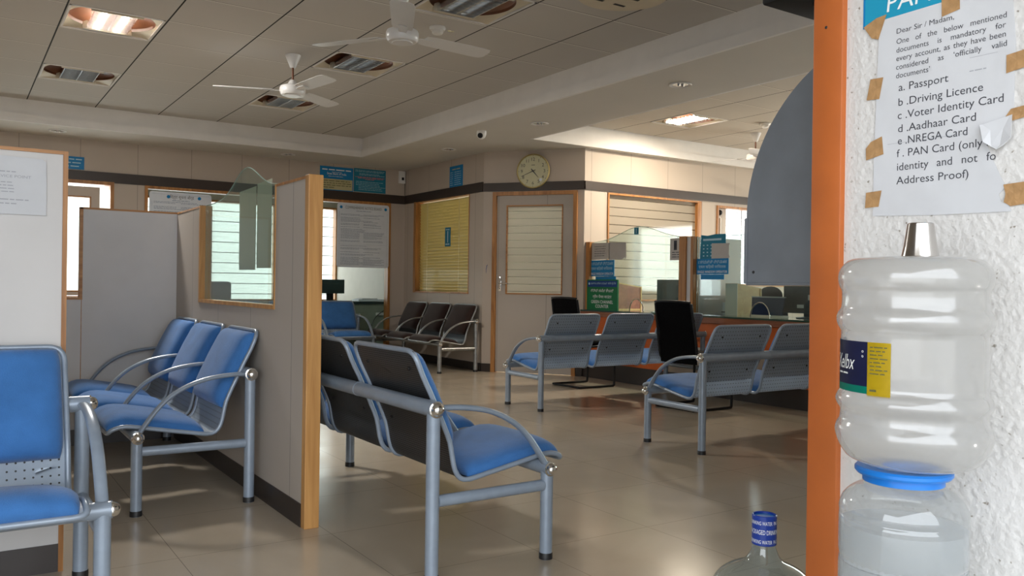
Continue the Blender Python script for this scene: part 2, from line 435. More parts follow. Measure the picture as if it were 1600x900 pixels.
def wall(name, P, Q, t, z0, z1, holes, mat):
    """straight wall from P to Q (room face on the line), thickness t to the left of P->Q, with rectangular openings"""
    P, Q = Vector((*P, 0)), Vector((*Q, 0)); L_ = (Q - P).length
    mb = MB(); cuts = sorted({0, L_, *[h[0] for h in holes], *[h[1] for h in holes]})
    cuts = [c for c in cuts if 0 <= c <= L_]
    for a, b in zip(cuts, cuts[1:]):
        hs = sorted([h for h in holes if h[0] <= a + 1e-6 and h[1] >= b - 1e-6], key=lambda h: h[2]); z = z0
        for h in hs:
            if h[2] > z + 1e-4: mb.box((a, 0, z), (b, t, h[2]))
            z = h[3]
        if z1 > z + 1e-4: mb.box((a, 0, z), (b, t, z1))
    bmesh.ops.remove_doubles(mb.bm, verts=mb.bm.verts, dist=1e-5)
    d = (Q - P).normalized()
    o = mb.build(name, mat, smooth=False)
    o.matrix_world = Matrix(((d.x, -d.y, 0, P.x), (d.y, d.x, 0, P.y), (0, 0, 1, 0), (0, 0, 0, 1)))
    return struct(o)
GZ = (1.94, 5.20, .10, 2.19)          # glazed front of the office, x0 x1 z0 z1
W1 = (.38, 1.60, .83, 2.19)
XO = -3.2
wall('wall_back', (XO, YL), (XW, YL), .12, 0, 3.05, [(W1[0] - XO, W1[1] - XO, W1[2], W1[3]), (GZ[0] - XO, GZ[1] - XO, GZ[2], GZ[3])], M['wall'])
YA = 8.80
# yellow-blind window wall
wall('wall_alcove', (XW, YL), (XW, YA), .10, 0, 3.05, [(YL - 10.63, YL - 9.13, .945, 2.21)], M['wall'])
DA, DB = Vector((XW, YA, 0)), Vector((6.20, YR, 0)); DD = (DB - DA).normalized(); DN = Vector((DD.y, -DD.x, 0)); DL = (DB - DA).length
wall('wall_diagonal', (XW, YA), (6.20, YR), .10, 0, 3.05, [(.14, 1.18, 0, 2.19)], M['wall_plain'])
wall('wall_counter', (6.20, YR), (11.0, YR), .10, 0, 3.05, [(.35, 1.885, .89, 2.19), (2.235, 4.2, 1.10, 2.16)], M['wall'])
wall('wall_left', (XO, 1.14), (XO, YL), .12, 0, 3.05, [], M['wall_plain'])
wall('wall_right', (11.0, YR), (11.0, 1.14), .12, 0, 3.05, [(1.2, 4.6, 1.0, 2.2)], M['wall_plain'])
# entrance front: solid to the left, head over the opening, pier to the right
wall('wall_entrance', (-1.70, 1.14), (XO, 1.14), .14, 0, 3.05, [], M['wall_plain'])
struct(MB().box((-1.70, 1.0, 2.80), (1.55, 1.14, 3.05)).build('wall_lintel', M['wall_plain'], smooth=False))
struct(MB().box((1.55, -2.2, 0), (11.1, 1.14, 3.05)).build('wall_pier', M['stucco'], smooth=False))
struct(MB().box((-3.2, -1.2, 2.95), (1.55, 1.0, 3.05)).build('roof_sky_shade', M['soffit'], smooth=False))  # unseen canopy added to keep some sky light off the stucco wall
from mathutils import noise as nz
rows = []; hx = 1.549
for iz in range(480):
    z = .30 + iz * .0033; row = []
    for iy in range(215):
        y = .36 + iy * .00333; q = Vector((y, z, 0))
        a = nz.noise(q * 85); b_ = nz.noise(q * 190 + Vector((7, 3, 1))); c_ = nz.noise(q * 48 + Vector((2, 9, 4)))
        h_ = .0016 + .0012 * a + .0008 * b_ + .0004 * nz.noise(q * 390) - .0022 * max(0, c_ - .22)
        if iy > 205: h_ *= (214 - iy) / 9
        row.append((hx - min(.0032, max(0, h_)), y, z))
    rows.append(row)
struct(MB().grid(rows).build('wall_pier.001', M['stucco'], angle=180, recalc=False))
# orange door jamb on the pier's edge
jam = MB().box((1.535, 1.078, 0), (1.62, 1.150, 2.80), .003).build('trim_1', M['orange']); struct(jam)
MB().sphere((1.5355, 1.118, 1.607), .0035, 10, sc=(.7, 1, 1)).build('screw', M['rubber'], jam)

# ceilings: tiles with square openings where the light fittings sit
LAMPS = [(0, 2, True), (0, 5, False), (3, 2, False), (3, -1, False), (3, 5, False)]   # tile column, row, lit
def tile_rect(i, j, x0=TX0 - TX, y0=TY0): return (x0 + i * TX, x0 + (i + 1) * TX, y0 + j * TY, y0 + (j + 1) * TY)
def holed_slab(name, x0, x1, y0, y1, z0, z1, holes, mat):
    mb = MB(); ys = sorted({y0, y1, *[h[2] for h in holes], *[h[3] for h in holes]})
    for a, b in zip(ys, ys[1:]):
        hs = sorted([h for h in holes if h[2] <= a + 1e-6 and h[3] >= b - 1e-6]); x = x0
        for h in hs:
            if h[0] > x + 1e-5: mb.box((x, a, z0), (h[0], b, z1))
            x = h[1]
        if x1 > x + 1e-5: mb.box((x, a, z0), (x1, b, z1))
    return struct(mb.build(name, mat, smooth=False))
FX, FY = 4.42, 10.16
def inset(r, d=.012): return (r[0] + d, r[1] - d, r[2] + d, r[3] - d)
lampR = (6.55, 6.55 + TX, TY0 + 2 * TY, TY0 + 3 * TY)
holed_slab('ceiling', XO, FX, 1.0, FY, ZT, ZT + .02, [inset(tile_rect(i, j)) for i, j, l in LAMPS], M['tiles'])
BX = 5.34
holed_slab('ceiling.001', BX, 11.0, 1.14, 7.70, ZT, ZT + .02, [inset(lampR)], M['tiles2'])
# roof slab above everything
struct(MB().box((XO - .1, 1.0, 3.12), (11.1, YL + .12, 3.2)).build('roof', M['soffit'], smooth=False))
# plasterboard soffits round the trays
mb = MB()
mb.box((XO, FY, ZS), (XW, YL, ZS + .36)); mb.box((FX, 1.14, ZS), (BX, FY, ZS + .36))
mb.box((BX, 7.70, ZS), (XW, FY, ZS + .36))
mb.prism([(XW, 7.70), (11.0, 7.70), (11.0, YR), (6.20, YR), (XW, YA)], .36, Matrix.Translation((0, 0, ZS)))
struct(mb.build('ceiling.002', M['soffit'], smooth=False))
# fascias of the trays, two steps each
def fascia(name, a, b, nx, ny):
    mb = MB()
    def strip(z0, z1, d):
        x0, y0 = a; x1, y1 = b
        mb.box((min(x0, x1 + nx * d, x0 + nx * d), min(y0, y1, y0 + ny * d), z0), (max(x0, x1, x0 + nx * d, x1 + nx * d), max(y0, y1, y0 + ny * d, y1 + ny * d), z1))
    strip(ZS, ZS + .085, .030); strip(ZS + .085, ZT, .010)
    return struct(mb.build(name, M['fascia'], smooth=False))
fascia('trim_2', (XO, FY), (FX, FY), 0, -1)
fascia('trim_3', (FX, 1.14), (FX, FY), -1, 0)
fascia('trim_4', (BX, 1.14), (BX, 7.70), 1, 0)
fascia('trim_5', (BX, 7.70), (11.0, 7.70), 0, -1)

# dark band and skirting
def along(name, P, Q, z0, z1, d, mat):
    P, Q = Vector((*P, 0)), Vector((*Q, 0)); dv = (Q - P).normalized(); n = Vector((dv.y, -dv.x, 0))
    mb = MB().box((0, -d, z0), ((Q - P).length, 0, z1))
    o = mb.build(name, mat, smooth=False)
    o.matrix_world = Matrix(((dv.x, -dv.y, 0, P.x), (dv.y, dv.x, 0, P.y), (0, 0, 1, 0), (0, 0, 0, 1))); return struct(o)
B0, B1 = 2.205, 2.325
along('trim_6', (XO, YL), (XW, YL), B0, B1, .018, M['band'])
along('trim_7', (XW, YL), (XW, YA), B0, B1, .018, M['band'])
along('trim_8', (XW, YA), (6.20, YR), B0, B1 - .02, .018, M['band'])
along('trim_9', (6.20, YR), (11.0, YR), B0, B1 - .02, .018, M['band'])
along('baseboard_back', (XO, YL), (1.9, YL), 0, .10, .014, M['skirt'])
along('baseboard_back.001', (5.25, YL), (XW, YL), 0, .10, .014, M['skirt'])
along('baseboard_alcove', (XW, YL), (XW, YA), 0, .10, .014, M['skirt'])
along('baseboard_diagonal', (XW, YA), tuple((DA + DD * .125)[:2]), 0, .10, .014, M['skirt'])
along('baseboard_diagonal.001', tuple((DA + DD * 1.195)[:2]), (6.20, YR), 0, .10, .014, M['skirt'])
along('baseboard_counter', (6.20, YR), (6.55, YR), 0, .10, .014, M['skirt'])
along('baseboard_left', (XO, 1.14), (XO, YL), 0, .10, .014, M['skirt'])

struct(MB().box((-6, 23.0, -.1), (30, 23.4, 5)).build('wall_sky_screen', M['sky_screen'], smooth=False))  # wall added outside to dim the sky behind the back windows
struct(MB().box((8.32, 17.0, -.1), (34, 17.3, 4.5)).build('wall_sky_screen.001', M['sky_screen'], smooth=False))  # second added wall, cuts the sky brightness behind the louvred window
# ------------------------------------------------------------------ windows
def frame_rect(mb, x0, x1, z0, z1, w, d0, d1):
    mb.box((x0 - w, d0, z0 - w), (x0, d1, z1 + w)); mb.box((x1, d0, z0 - w), (x1 + w, d1, z1 + w))
    mb.box((x0, d0, z1), (x1, d1, z1 + w)); mb.box((x0, d0, z0 - w), (x1, d1, z0))
# window_1: left end of the back wall, with a lower leaf of its own standing inside the frame
o = empty('window_1'); struct(o)
mb = MB(); frame_rect(mb, W1[0] + .04, W1[1] - .04, W1[2] + .035, W1[3] - .015, .04, YL - .02, YL + .10); mb.build('window_frame', M['wood'], o, smooth=False)
mb = MB()
x0, x1, z0, z1 = .40, 1.452, .87, 2.145
mb.box((1.36, YL + .03, z0), (x1, YL + .06, z1)); mb.box((x0, YL + .03, 2.03), (1.36, YL + .06, z1)); mb.box((x0, YL + .03, z0), (1.36, YL + .06, z0 + .05))
mb.build('sash', M['wall_plain'], o, smooth=False)
mb = MB(); frame_rect(mb, x0 + .03, 1.345, z0 + .06, 2.015, .016, YL + .02, YL + .065); mb.build('sash_bead', M['wood'], o, smooth=False)
MB().box((x0, YL + .044, z0 + .05), (1.36, YL + .050, 2.03)).build('pane', M['glass'], o, smooth=False)
# window_2: the glazed office front
o = empty('window_2'); struct(o)
mb = MB(); frame_rect(mb, GZ[0] + .035, GZ[1] - .035, GZ[2] + .035, GZ[3] - .02, .035, YL - .02, YL + .10)
mb.build('window_frame', M['wood'], o, smooth=False)
MB().box((GZ[0] + .03, YL + .035, GZ[2] + .03), (GZ[1] - .03, YL + .043, GZ[3] - .01)).build('pane', M['glass'], o, smooth=False)
# window_3: yellow blinds in the alcove wall
o = empty('window_3'); struct(o)
mb = MB()
y0, y1, z0, z1 = 9.13, 10.63, .945, 2.21
mb.box((XW - .02, y1 - .06, z0), (XW + .10, y1, z1)); mb.box((XW - .004, y0, z0), (XW + .10, y0 + .015, z1)); mb.box((XW - .012, y0, z0), (XW + .10, y1, z0 + .02)); mb.box((XW - .012, y0, z1 - .012), (XW + .1, y1, z1))
mb.build('window_frame', M['wood'], o, smooth=False)
MB().box((XW + .02, y0 + .015, z0 + .02), (XW + .026, y1 - .06, z1 - .012)).build('pane', M['glass'], o, smooth=False)
mb = MB(); zz = z0 + .03; k = 0
while zz < z1 - .03:
    tilt = Matrix.Translation((XW + .06, (y0 + y1) / 2 - .02, zz)) @ Matrix.Rotation(math.radians(68), 4, 'Y')
    mb.box((-.0205, -(y1 - y0) / 2 + .045, -.0008), (.0205, (y1 - y0) / 2 - .035, .0008), mat=tilt); zz += .041; k += 1
bl = mb.build('venetian_blind', M['blind'], o, smooth=False)
mb = MB()
for yy in (9.45, 10.32): mb.tube([(XW + .034, yy, z0 + .02), (XW + .034, yy, z1 - .02)], .0016, 6)
mb.build('blind_cord', M['white'], bl)
# window_4: frosted cabin front beside the counter; window_5: bright louvred window
o = empty('window_4'); struct(o)
mb = MB(); frame_rect(mb, 6.57, 8.065, .91, 2.17, .02, YR - .018, YR + .10); mb.box((8.085, YR - .022, .89), (8.13, YR + .1, 2.19)); mb.build('window_frame', M['wood'], o, smooth=False)
MB().box((6.565, YR + .03, .905), (8.07, YR + .036, 2.175)).build('pane', M['frost_warm'], o, smooth=False)
o = empty('window_5'); struct(o)
mb = MB(); frame_rect(mb, 8.46, 10.375, 1.125, 2.13, .03, YR - .02, YR + .10); mb.build('window_frame', M['wood'], o, smooth=False)
MB().box((8.44, YR + .08, 1.11), (8.70, YR + .12, 2.15)).build('side_panel', M['wall_plain'], o, smooth=False)
mb = MB()
for k in range(11): mb.tube([(8.70, YR + .11, 1.18 + k * .092), (10.4, YR + .11, 1.18 + k * .092)], .006, 6)
for x in (9.05, 9.6): mb.tube([(x, YR + .115, 1.11), (x, YR + .115, 2.15)], .008, 6)
mb.build('window_bars', M['tube_worn'], o)
# window_added is an unseen window added at the far right end to light the counter hall
o = empty('window_added'); struct(o)
MB().box((11.03, 3.2, 1.0), (11.036, 6.58, 2.2)).build('pane', M['glass'], o, smooth=False)

# ------------------------------------------------------------------ door in the diagonal wall
door = empty('door_1', mat=Matrix(((DD.x, -DD.y, 0, DA.x), (DD.y, DD.x, 0, DA.y), (0, 0, 1, 0), (0, 0, 0, 1)))); struct(door)
mb = MB(); mb.box((.128, -.025, 0), (.178, .09, 2.195)); mb.box((1.145, -.025, 0), (1.193, .09, 2.195)); mb.box((.178, -.025, 2.15), (1.145, .09, 2.195))
mb.build('door_frame', M['wood'], door, smooth=False)
mb = MB(); px0, px1, pz0, pz1 = .305, 1.015, .955, 2.03
mb.box((.182, .0, .008), (px0, .04, 2.146)); mb.box((px1, .0, .008), (1.141, .04, 2.146)); mb.box((px0, 0, .008), (px1, .04, pz0)); mb.box((px0, 0, pz1), (px1, .04, 2.146))
leaf = mb.build('door_leaf', M['partition'], door, smooth=False)
mb = MB(); frame_rect(mb, px0 + .012, px1 - .012, pz0 + .012, pz1 - .012, .014, -.008, .046); mb.build('glazing_bead', M['woodx'], leaf, smooth=False)
MB().box((px0, .016, pz0), (px1, .022, pz1)).build('pane', M['frost_door'], leaf, smooth=False)
mb = MB().box((.212, -.008, .985), (.248, .0, 1.165), .004)
hd = mb.build('handle_plate', M['chrome'], leaf)
MB().tube([(.230, -.005, 1.085), (.230, -.045, 1.085), (.238, -.05, 1.085), (.33, -.05, 1.083)], .007, 10).build('lever', M['chrome'], hd)
MB().tube([(.230, -.0105, 1.02), (.230, -.007, 1.02)], .007, 10).build('keyhole', M['rubber'], hd)

# ------------------------------------------------------------------ rooms behind the glass
struct(MB().box((1.62, YL + .12, -.1), (XW + .2, 13.87, 0)).build('floor.001', M['floor'], smooth=False))
struct(MB().box((1.62, YL + .12, 3.05), (XW + .2, 13.87, 3.2)).build('roof.001', M['soffit'], smooth=False))
struct(MB().box((1.70, 13.75, 0), (XW + .1, 13.87, .75)).build('wall_office', M['officewall'], smooth=False))
mb = MB(); mb.box((1.70, 13.75, 2.35), (XW + .1, 13.87, 3.05)); mb.box((1.70, 13.75, .75), (2.3, 13.87, 2.35))
struct(mb.build('wall_office.001', M['officewall'], smooth=False))
mb = MB(); mb.box((1.62, YL + .12, 0), (1.70, 13.87, 3.05)); mb.box((XW + .1, YL, 0), (XW + .2, 13.87, 3.05)); struct(mb.build('wall_office.002', M['officewall'], smooth=False))
struct(MB().box((1.70, YL + .12, 2.75), (XW + .1, 13.75, 2.8)).build('ceiling.003', M['officewall'], smooth=False))
o = empty('window_7'); struct(o)
mb = MB(); frame_rect(mb, 2.33, 5.50, .78, 2.32, .03, 13.73, 13.87)
for x in (3.4, 4.45): mb.box((x - .02, 13.76, .78), (x + .02, 13.84, 2.32))
mb.build('window_frame', M['wood'], o, smooth=False)
mb = MB()
for k in range(9): mb.box((2.35, 13.80, .86 + k * .165), (5.48, 13.81, .872 + k * .165))
mb.build('window_bars', M['tube_worn'], o, smooth=False)
# cabin behind the alcove and counter-hall panes
mb = MB(); mb.box((XW + .10, 10.95, 0), (8.3, 11.05, 3.05)); mb.box((8.2, YR + .1, 0), (8.3, 10.95, 3.05)); struct(mb.build('wall_cabin', M['officewall'], smooth=False))

# ------------------------------------------------------------------ cubicle partitions
HP = 1.512
p = empty('partition_screen', (0, 3.42, 0), label='free-standing pale partition carrying a taped white sheet behind the nearest blue bench', cat='partition')
MB().box((-2.45, 0, .10), (.332, .045, HP - .012)).build('panel', M['partition_white'], p, smooth=False)
MB().box((-2.45, -.004, 0), (.332, .049, .10)).build('skirting', M['skirt'], p, smooth=False)
mb = MB(); mb.box((.332, -.006, 0), (.348, .051, HP)); mb.build('edge_trim', M['wood'], p, smooth=False)
MB().box((-2.45, -.006, HP - .012), (.332, .051, HP)).build('top_trim', M['woodx'], p, smooth=False)
# L-shaped bay: rear panel, side panel with the glazed notch and the end post
p = empty('partition_screen', (1.325, 3.46, 0), label='cubicle side partition with wooden end post and arched glass set in its notch', cat='partition')
R90 = Matrix.Rotation(PI / 2, 4, 'Z')
mb = MB(); mb.box((.045, .0, .10), (.45, .06, 1.50)); mb.box((.45, 0, .10), (1.88, .06, .925)); mb.box((1.88, 0, .10), (2.51, .06, HP - .01))
q = mb.build('side_panel', M['partition'], p, smooth=False); q.matrix_local = R90
mb = MB(); mb.box((.045, -.005, 0), (2.51, .065, .10)); q = mb.build('skirting', M['skirt'], p, smooth=False); q.matrix_local = R90
mb = MB().box((0, -.003, 0), (.045, .063, HP + .004), .003); q = mb.build('end_post', M['wood_light'], p, smooth=False); q.matrix_local = R90
mb = MB(); mb.box((.045, -.002, 1.50), (.45, .062, 1.512)); mb.box((1.88, -.002, HP - .01), (2.51, .062, HP + .002))
q = mb.build('top_trim', M['wood'], p, smooth=False); q.matrix_local = R90
mb = MB(); mb.box((.45, -.006, .925), (1.86, .066, .945)); mb.box((1.86, -.006, .925), (1.885, .066, 1.515)); mb.box((.438, -.004, .925), (.450, .064, 1.512))
q = mb.build('notch_frame', M['wood_light'], p, smooth=False); q.matrix_local = R90
# bell-topped sheet of glass standing in the notch
poly = [(.452, .946), (1.858, .946)]
for k in range(29):
    x = 1.858 - k * (1.858 - .452) / 28; u = (x - 1.03) / .30
    poly.append((x, 1.515 + .142 * math.exp(-u * u)))
q = MB().prism(poly, .008, R90 @ frame((0, .034, 0), (1, 0, 0), (0, -1, 0))).build('glass_sheet', M['glass_green'], p, smooth=False)
MB().tube([R90 @ Vector((x, .030, z)) for x, z in poly[2:]], .0028, 8).build('highlit_edge', M['edge_highlight'], q)  # pale tube draws the bright highlight on the bell's edge
# rear panel with its own lower glazed part to the left
px = lambda x: x - 1.325
p = empty('partition_screen', (1.325, 3.46, 0), label='plain pale rear partition of the cubicle bay, behind the far seat of the bay bench', cat='partition')
p2 = MB(); yb0, yb1 = 2.512, 2.557
p2.box((px(.697), yb0, .10), (px(1.325), yb1, HP - .01)); p2.box((px(-.5), yb0, .10), (px(.697), yb1, .925))
p2.build('rear_panel', M['partition_white'], p, smooth=False)
mb = MB(); mb.box((px(.678), yb0 - .004, .925), (px(.697), yb1 + .004, HP + .002)); mb.box((px(-.5), yb0 - .004, .925), (px(.678), yb1 + .004, .942)); mb.box((px(.678), yb0 - .004, HP - .01), (px(1.325), yb1 + .004, HP + .002))
mb.box((px(.690), yb0 - .0015, .10), (px(.694), yb0, .925))
mb.build('rear_trim', M['woodx'], p, smooth=False)
MB().box((px(-.5), yb0 - .005, 0), (px(1.325), yb1 + .005, .10)).build('rear_skirting', M['skirt'], p, smooth=False)
# two strips of grey-green film hanging on the arched glass
for nm, y0, y1, z0, z1, lab in (('first', 4.325, 4.62, 1.115, 1.545, 'wider grey-green strip hanging on the arched glass, beside its wooden frame'), ('second', 4.07, 4.305, 1.122, 1.560, 'narrower grey-green strip hanging on the arched glass, beside the white panel')):
    X = 1.300
    poly = [(y0, z0), (y1 - .008, z0 + .002), (y1, z0 + .03), (y1, z1 - .006), (y0 + .01, z1), (y0, z1)]
    o = MB().prism([(-(y), z) for y, z in poly], .0015, frame((X, 0, 0), (0, -1, 0), (-1, 0, 0))).build('hanging_strip', M['strip'], smooth=False)
    tag(o, lab, 'strip', 'strips hanging on the arched glass')
    fo = MB().prism([(-(y), z) for y, z in [(y0 + .004, z0), (y1 - .01, z0 + .002), (y1 - .012, z0 + .034), (y0 + .006, z0 + .030)]], .0016, frame((X - .0017, 0, 0), (0, -1, 0), (-1, 0, 0))).build('folded_hem', M['strip'], o, smooth=False)

# ------------------------------------------------------------------ tandem benches
PROF = [(-.052, .813), (-.018, .728), (.014, .665), (.044, .60), (.072, .54), (.098, .478), (.110, .42), (.122, .372), (.145, .340), (.185, .332), (.26, .345), (.34, .359), (.43, .376), (.51, .391), (.56, .393), (.60, .380), (.612, .366)]
def spline(pts, n):
    P = [Vector(p) for p in pts]; out = []
    for i in range(len(P) - 1):
        a, b, c, d = P[max(i - 1, 0)], P[i], P[i + 1], P[min(i + 2, len(P) - 1)]
        for k in range(n):
            t = k / n
            out.append(.5 * ((2 * b) + (c - a) * t + (2 * a - 5 * b + 4 * c - d) * t * t + (3 * b - a - 3 * c + d) * t ** 3))
    out.append(P[-1]); return out
PS = spline(PROF, 2)
def arclen(P):
    s = [0.]
    for a, b in zip(P, P[1:]): s.append(s[-1] + (b - a).length)
    return s
PL = arclen(PS)
def prof_at(s):
    for i in range(len(PL) - 1):
        if s <= PL[i + 1] or i == len(PL) - 2:
            t = (s - PL[i]) / (PL[i + 1] - PL[i]); q = PS[i].lerp(PS[i + 1], t)
            d = (PS[min(i + 2, len(PS) - 1)] - PS[max(i - 1, 0)]).normalized(); return q, Vector((-d.y, d.x)), d
    return PS[-1], Vector((0, 1)), Vector((1, 0))
def pad(x0, x1, s0, s1, th, base):
    """upholstered cushion following the shell between arc lengths s0 and s1"""
    nu, nv = 20, 16; top = []; bot = []
    for i in range(nu + 1):
        u = i / nu; ue = .5 - .5 * math.cos(PI * u); s = s0 + (s1 - s0) * ue; q, n, d = prof_at(s); rt = []; rb = []
        for j in range(nv + 1):
            v = j / nv; ve = .5 - .5 * math.cos(PI * v)
            a = 1 - abs(2 * ue - 1) ** 7; b = 1 - abs(2 * ve - 1) ** 7
            corner = min(1, max(0, a * b)) ** .42
            # rounded corners in plan
            cx = x0 + (x1 - x0) * ve
            cu = 2 * ue - 1; k = 1 - .045 * (abs(cu) ** 6)
            cx = (x0 + x1) / 2 + (cx - (x0 + x1) / 2) * k
            crown = .82 + .18 * (1 - (2 * ve - 1) ** 2) * (1 - .5 * (2 * ue - 1) ** 2)
            h = base + th * corner * crown
            p_ = q + n * h; rt.append((cx, p_.x, p_.y)); p_ = q + n * base * .6; rb.append((cx, p_.x, p_.y))
        top.append(rt); bot.append(rb)
    mb = MB(); mb.grid(top); mb.grid(bot)
    bmesh.ops.remove_doubles(mb.bm, verts=mb.bm.verts, dist=1e-5)
    # close the rim
    ed = [e for e in mb.bm.edges if e.is_boundary]
    bmesh.ops.bridge_loops(mb.bm, edges=ed) if ed else None
    return mb
def oval_arc():
    return [Vector(p) for p in spline([(0, .612), (.07, .613), (.15, .606), (.23, .590), (.30, .562), (.36, .525), (.41, .478), (.455, .42), (.498, .356)], 3)]
BL = 1.92; PITCH = .635
def bench(label, group, loc, rz, fabric, tube, shell, sx=1., wear=None):
    t = empty('tandem_bench', loc, rz, label, 'bench', group); t.scale = (sx, 1, 1)
    for x in (0, BL):
        q = MB().lathe([(0, .0), (.0245, .0), (.0245, .60), (0, .60)], 20, Matrix.Translation((x, 0, 0))).build('rear_post', tube, t)
        MB().lathe([(0, .001), (.0265, .001), (.0265, .022), (.025, .025), (0, .025)], 20, Matrix.Translation((x, 0, 0))).build('foot', M['rubber'], q)
        q = MB().lathe([(0, .0), (.0245, .0), (.0245, .345), (0, .345)], 20, Matrix.Translation((x, .50, 0))).build('front_leg', tube, t)
        MB().lathe([(0, .001), (.0265, .001), (.0265, .022), (.025, .025), (0, .025)], 20, Matrix.Translation((x, .50, 0))).build('foot', M['rubber'], q)
        MB().tube([(x, .02, .283), (x, .48, .286)], .0215, 16).build('stretcher', tube, t)
    mb = MB(); mb.tube([(-.022, 0, .612), (BL + .022, 0, .612)], .0285, 20)
    for x in (.628, 1.263): mb.tube([(x - .006, 0, .612), (x + .006, 0, .612)], .0298, 20)
    mb.build('rear_beam', tube, t)
    MB().tube([(-.022, .50, .35), (BL + .022, .50, .35)], .0265, 20).build('front_beam', tube, t)
    for x, sg in ((-.022, -1), (BL + .022, 1)):
        for y, z, r in ((0, .612, .0285), (.50, .35, .0265)):
            mb = MB().lathe([(r, 0), (r + .0015, .004), (r * .86, .006), (r * .84, .010), (r * .72, .019), (r * .45, .026), (0, .029)], 20, Matrix.Translation((x, y, z)) @ Matrix.Rotation(sg * PI / 2, 4, 'Y'))
            mb.build('end_cap', M['chrome'], t)
    arc = oval_arc()
    for k, x in enumerate((0, .628, 1.263, BL)):
        MB().tube([(x, a.x, a.y) for a in arc], .0105, 14, r2=.019, up=(1, 0, 0)).build('armrest', tube, t)
    for k in range(3):
        x0 = .055 + k * PITCH; x1 = x0 + .54
        rows = []; uv = []
        for s, q in zip(PL, PS):
            rows.append([(x0 + .008 + (x1 - x0 - .016) * j / 6, q.x, q.y) for j in range(7)]); uv.append([(.02 + (x1 - x0) * j / 6, s) for j in range(7)])
        sh = MB().grid(rows, uv, thick=.002).build('seat_shell', shell, t)
        # bent rim tube round the shell
        L_ = [(x0, q.x, q.y) for q in PS]; R_ = [(x1, q.x, q.y) for q in PS]
        def corner(a, b, c, n=6):
            a, b, c = Vector(a), Vector(b), Vector(c); return [(1 - i / n) ** 2 * a + 2 * (1 - i / n) * (i / n) * b + (i / n) ** 2 * c for i in range(n + 1)]
        rr = .055
        q, nrm, d = prof_at(rr); lt, rt = (x0, q.x, q.y), (x1, q.x, q.y); q0 = PS[0]
        top = corner(lt, (x0, q0.x, q0.y), (x0 + rr, q0.x, q0.y)) + corner((x1 - rr, q0.x, q0.y), (x1, q0.x, q0.y), rt)
        left = [Vector(p_) for p_, s in zip(L_, PL) if s > rr + .01]; right = [Vector(p_) for p_, s in zip(R_, PL) if s > rr + .01]
        rf = .04; le = left[-1]; re = right[-1]
        loop = list(reversed(left[:-2])) + top + right[:-2] + corner(right[-3], re, re + Vector((-rf, 0, 0)), 4)[1:] + corner(le + Vector((rf, 0, 0)), le, left[-3], 4)[:-1]
        MB().tube(loop, .0098, 12, closed=True).build('rim_tube', tube, sh)
        MB().box((x0 + .16, .36, .352), (x0 + .38, .53, .3615)).build('bracket', tube, sh, smooth=False)
        # visible bolt heads on the back
        mb = MB()
        for bx, s in ((x0 + .09, .075), (x1 - .09, .075), (x0 + .09, .33), (x1 - .09, .33)):
            q, n, d = prof_at(s); mb.tube([(bx, q.x - n.x * .0022, q.y - n.y * .0022), (bx, q.x - n.x * .007, q.y - n.y * .007)], .0065, 8)
        mb.build('bolt_heads', M['rubber'], sh)
        pad(x0 + .012, x1 - .012, .012, .400, .066, .004).build('back_cushion', fabric, t, angle=60)
        pad(x0 + .012, x1 - .012, PL[-1] - .435, PL[-1] - .006, .056, .004).build('seat_cushion', fabric, t, angle=60)
    return t
G = 'three-seat waiting benches'
bench('blue bench standing free in the middle, its dark perforated back towards the wooden post', G, (1.425, 2.625 + BL, 0), -PI / 2, M['blue'], M['tube'], M['shell_fine'])
bench('blue bench inside the cubicle bay, against the partition with the arched glass', G, (1.198, 4.045, 0), PI / 2, M['blue'], M['tube'], M['shell'], .955)
bench('blue bench cut by the picture edge, below the taped white sheet', G, (.392, 3.315, 0), PI, M['blue'], M['tube'], M['shell'])
bench('blue bench seen from behind, nearer the door, beside the black chair at the green sign', G, (4.135, 5.742, 0), 0, M['blue'], M['tube'], M['shell'])
bench('blue bench seen from behind, partly hidden by the orange door post', G, (3.975, 3.765, 0), 0, M['blue'], M['tube'], M['shell'])
bench('blue bench in front of the glazed office, below the comprehensive notice board', G, (4.64, 10.74, 0), PI, M['blue'], M['tube'], M['shell'])
bench('dark brown bench with bare metal frame under the yellow-blind window', G, (5.335, 8.78, 0), PI / 2, M['brown'], M['tube_worn'], M['shell_fine'], 1.02)

# ------------------------------------------------------------------ black visitor chairs
def visitor(label, loc, rz):
    t = empty('visitor_chair', loc, rz, label, 'chair', 'black visitor chairs at the counter')
    w = .225
    for sx in (-1, 1):
        x = sx * w
        pts = [(x * .96, -.005, .92), (x, .045, .62), (x, .07, .47), (x, .10, .435), (x, .16, .43), (x, .44, .445), (x, .485, .43), (x, .50, .39), (x, .50, .06), (x, .49, .022), (x, .45, .014), (x, .03, .014)]
        MB().tube(spline([Vector(p_) for p_ in pts], 4), .0115, 10).build('side_frame', M['black'], t)
    MB().tube([(-w, .03, .014), (w, .03, .014)], .0115, 10).build('floor_bar', M['black'], t)
    MB().tube([(-w, .30, .43), (w, .30, .43)], .010, 10).build('seat_bar', M['black'], t)
    rows = [];
    for i in range(13):
        s = i / 12; z = .40 + .535 * s; y = .075 - .03 * s - .055 * s * s; ww = w - .004 - .012 * s
        rows.append([(ww * (2 * j / 10 - 1), y - .030 * (1 - (2 * j / 10 - 1) ** 2), z) for j in range(11)])
    b = MB().grid(rows, thick=.010).build('backrest', M['black_mesh'], t)
    MB().tube([(-w + .012, -.012, .932), (-w * .5, -.032, .938), (0, -.040, .94), (w * .5, -.032, .938), (w - .012, -.012, .932)], .010, 10).build('top_rail', M['black'], b)
    MB().box((-w + .01, .08, .438), (w - .01, .48, .49), .018).build('seat', M['black_mesh'], t)
    return t
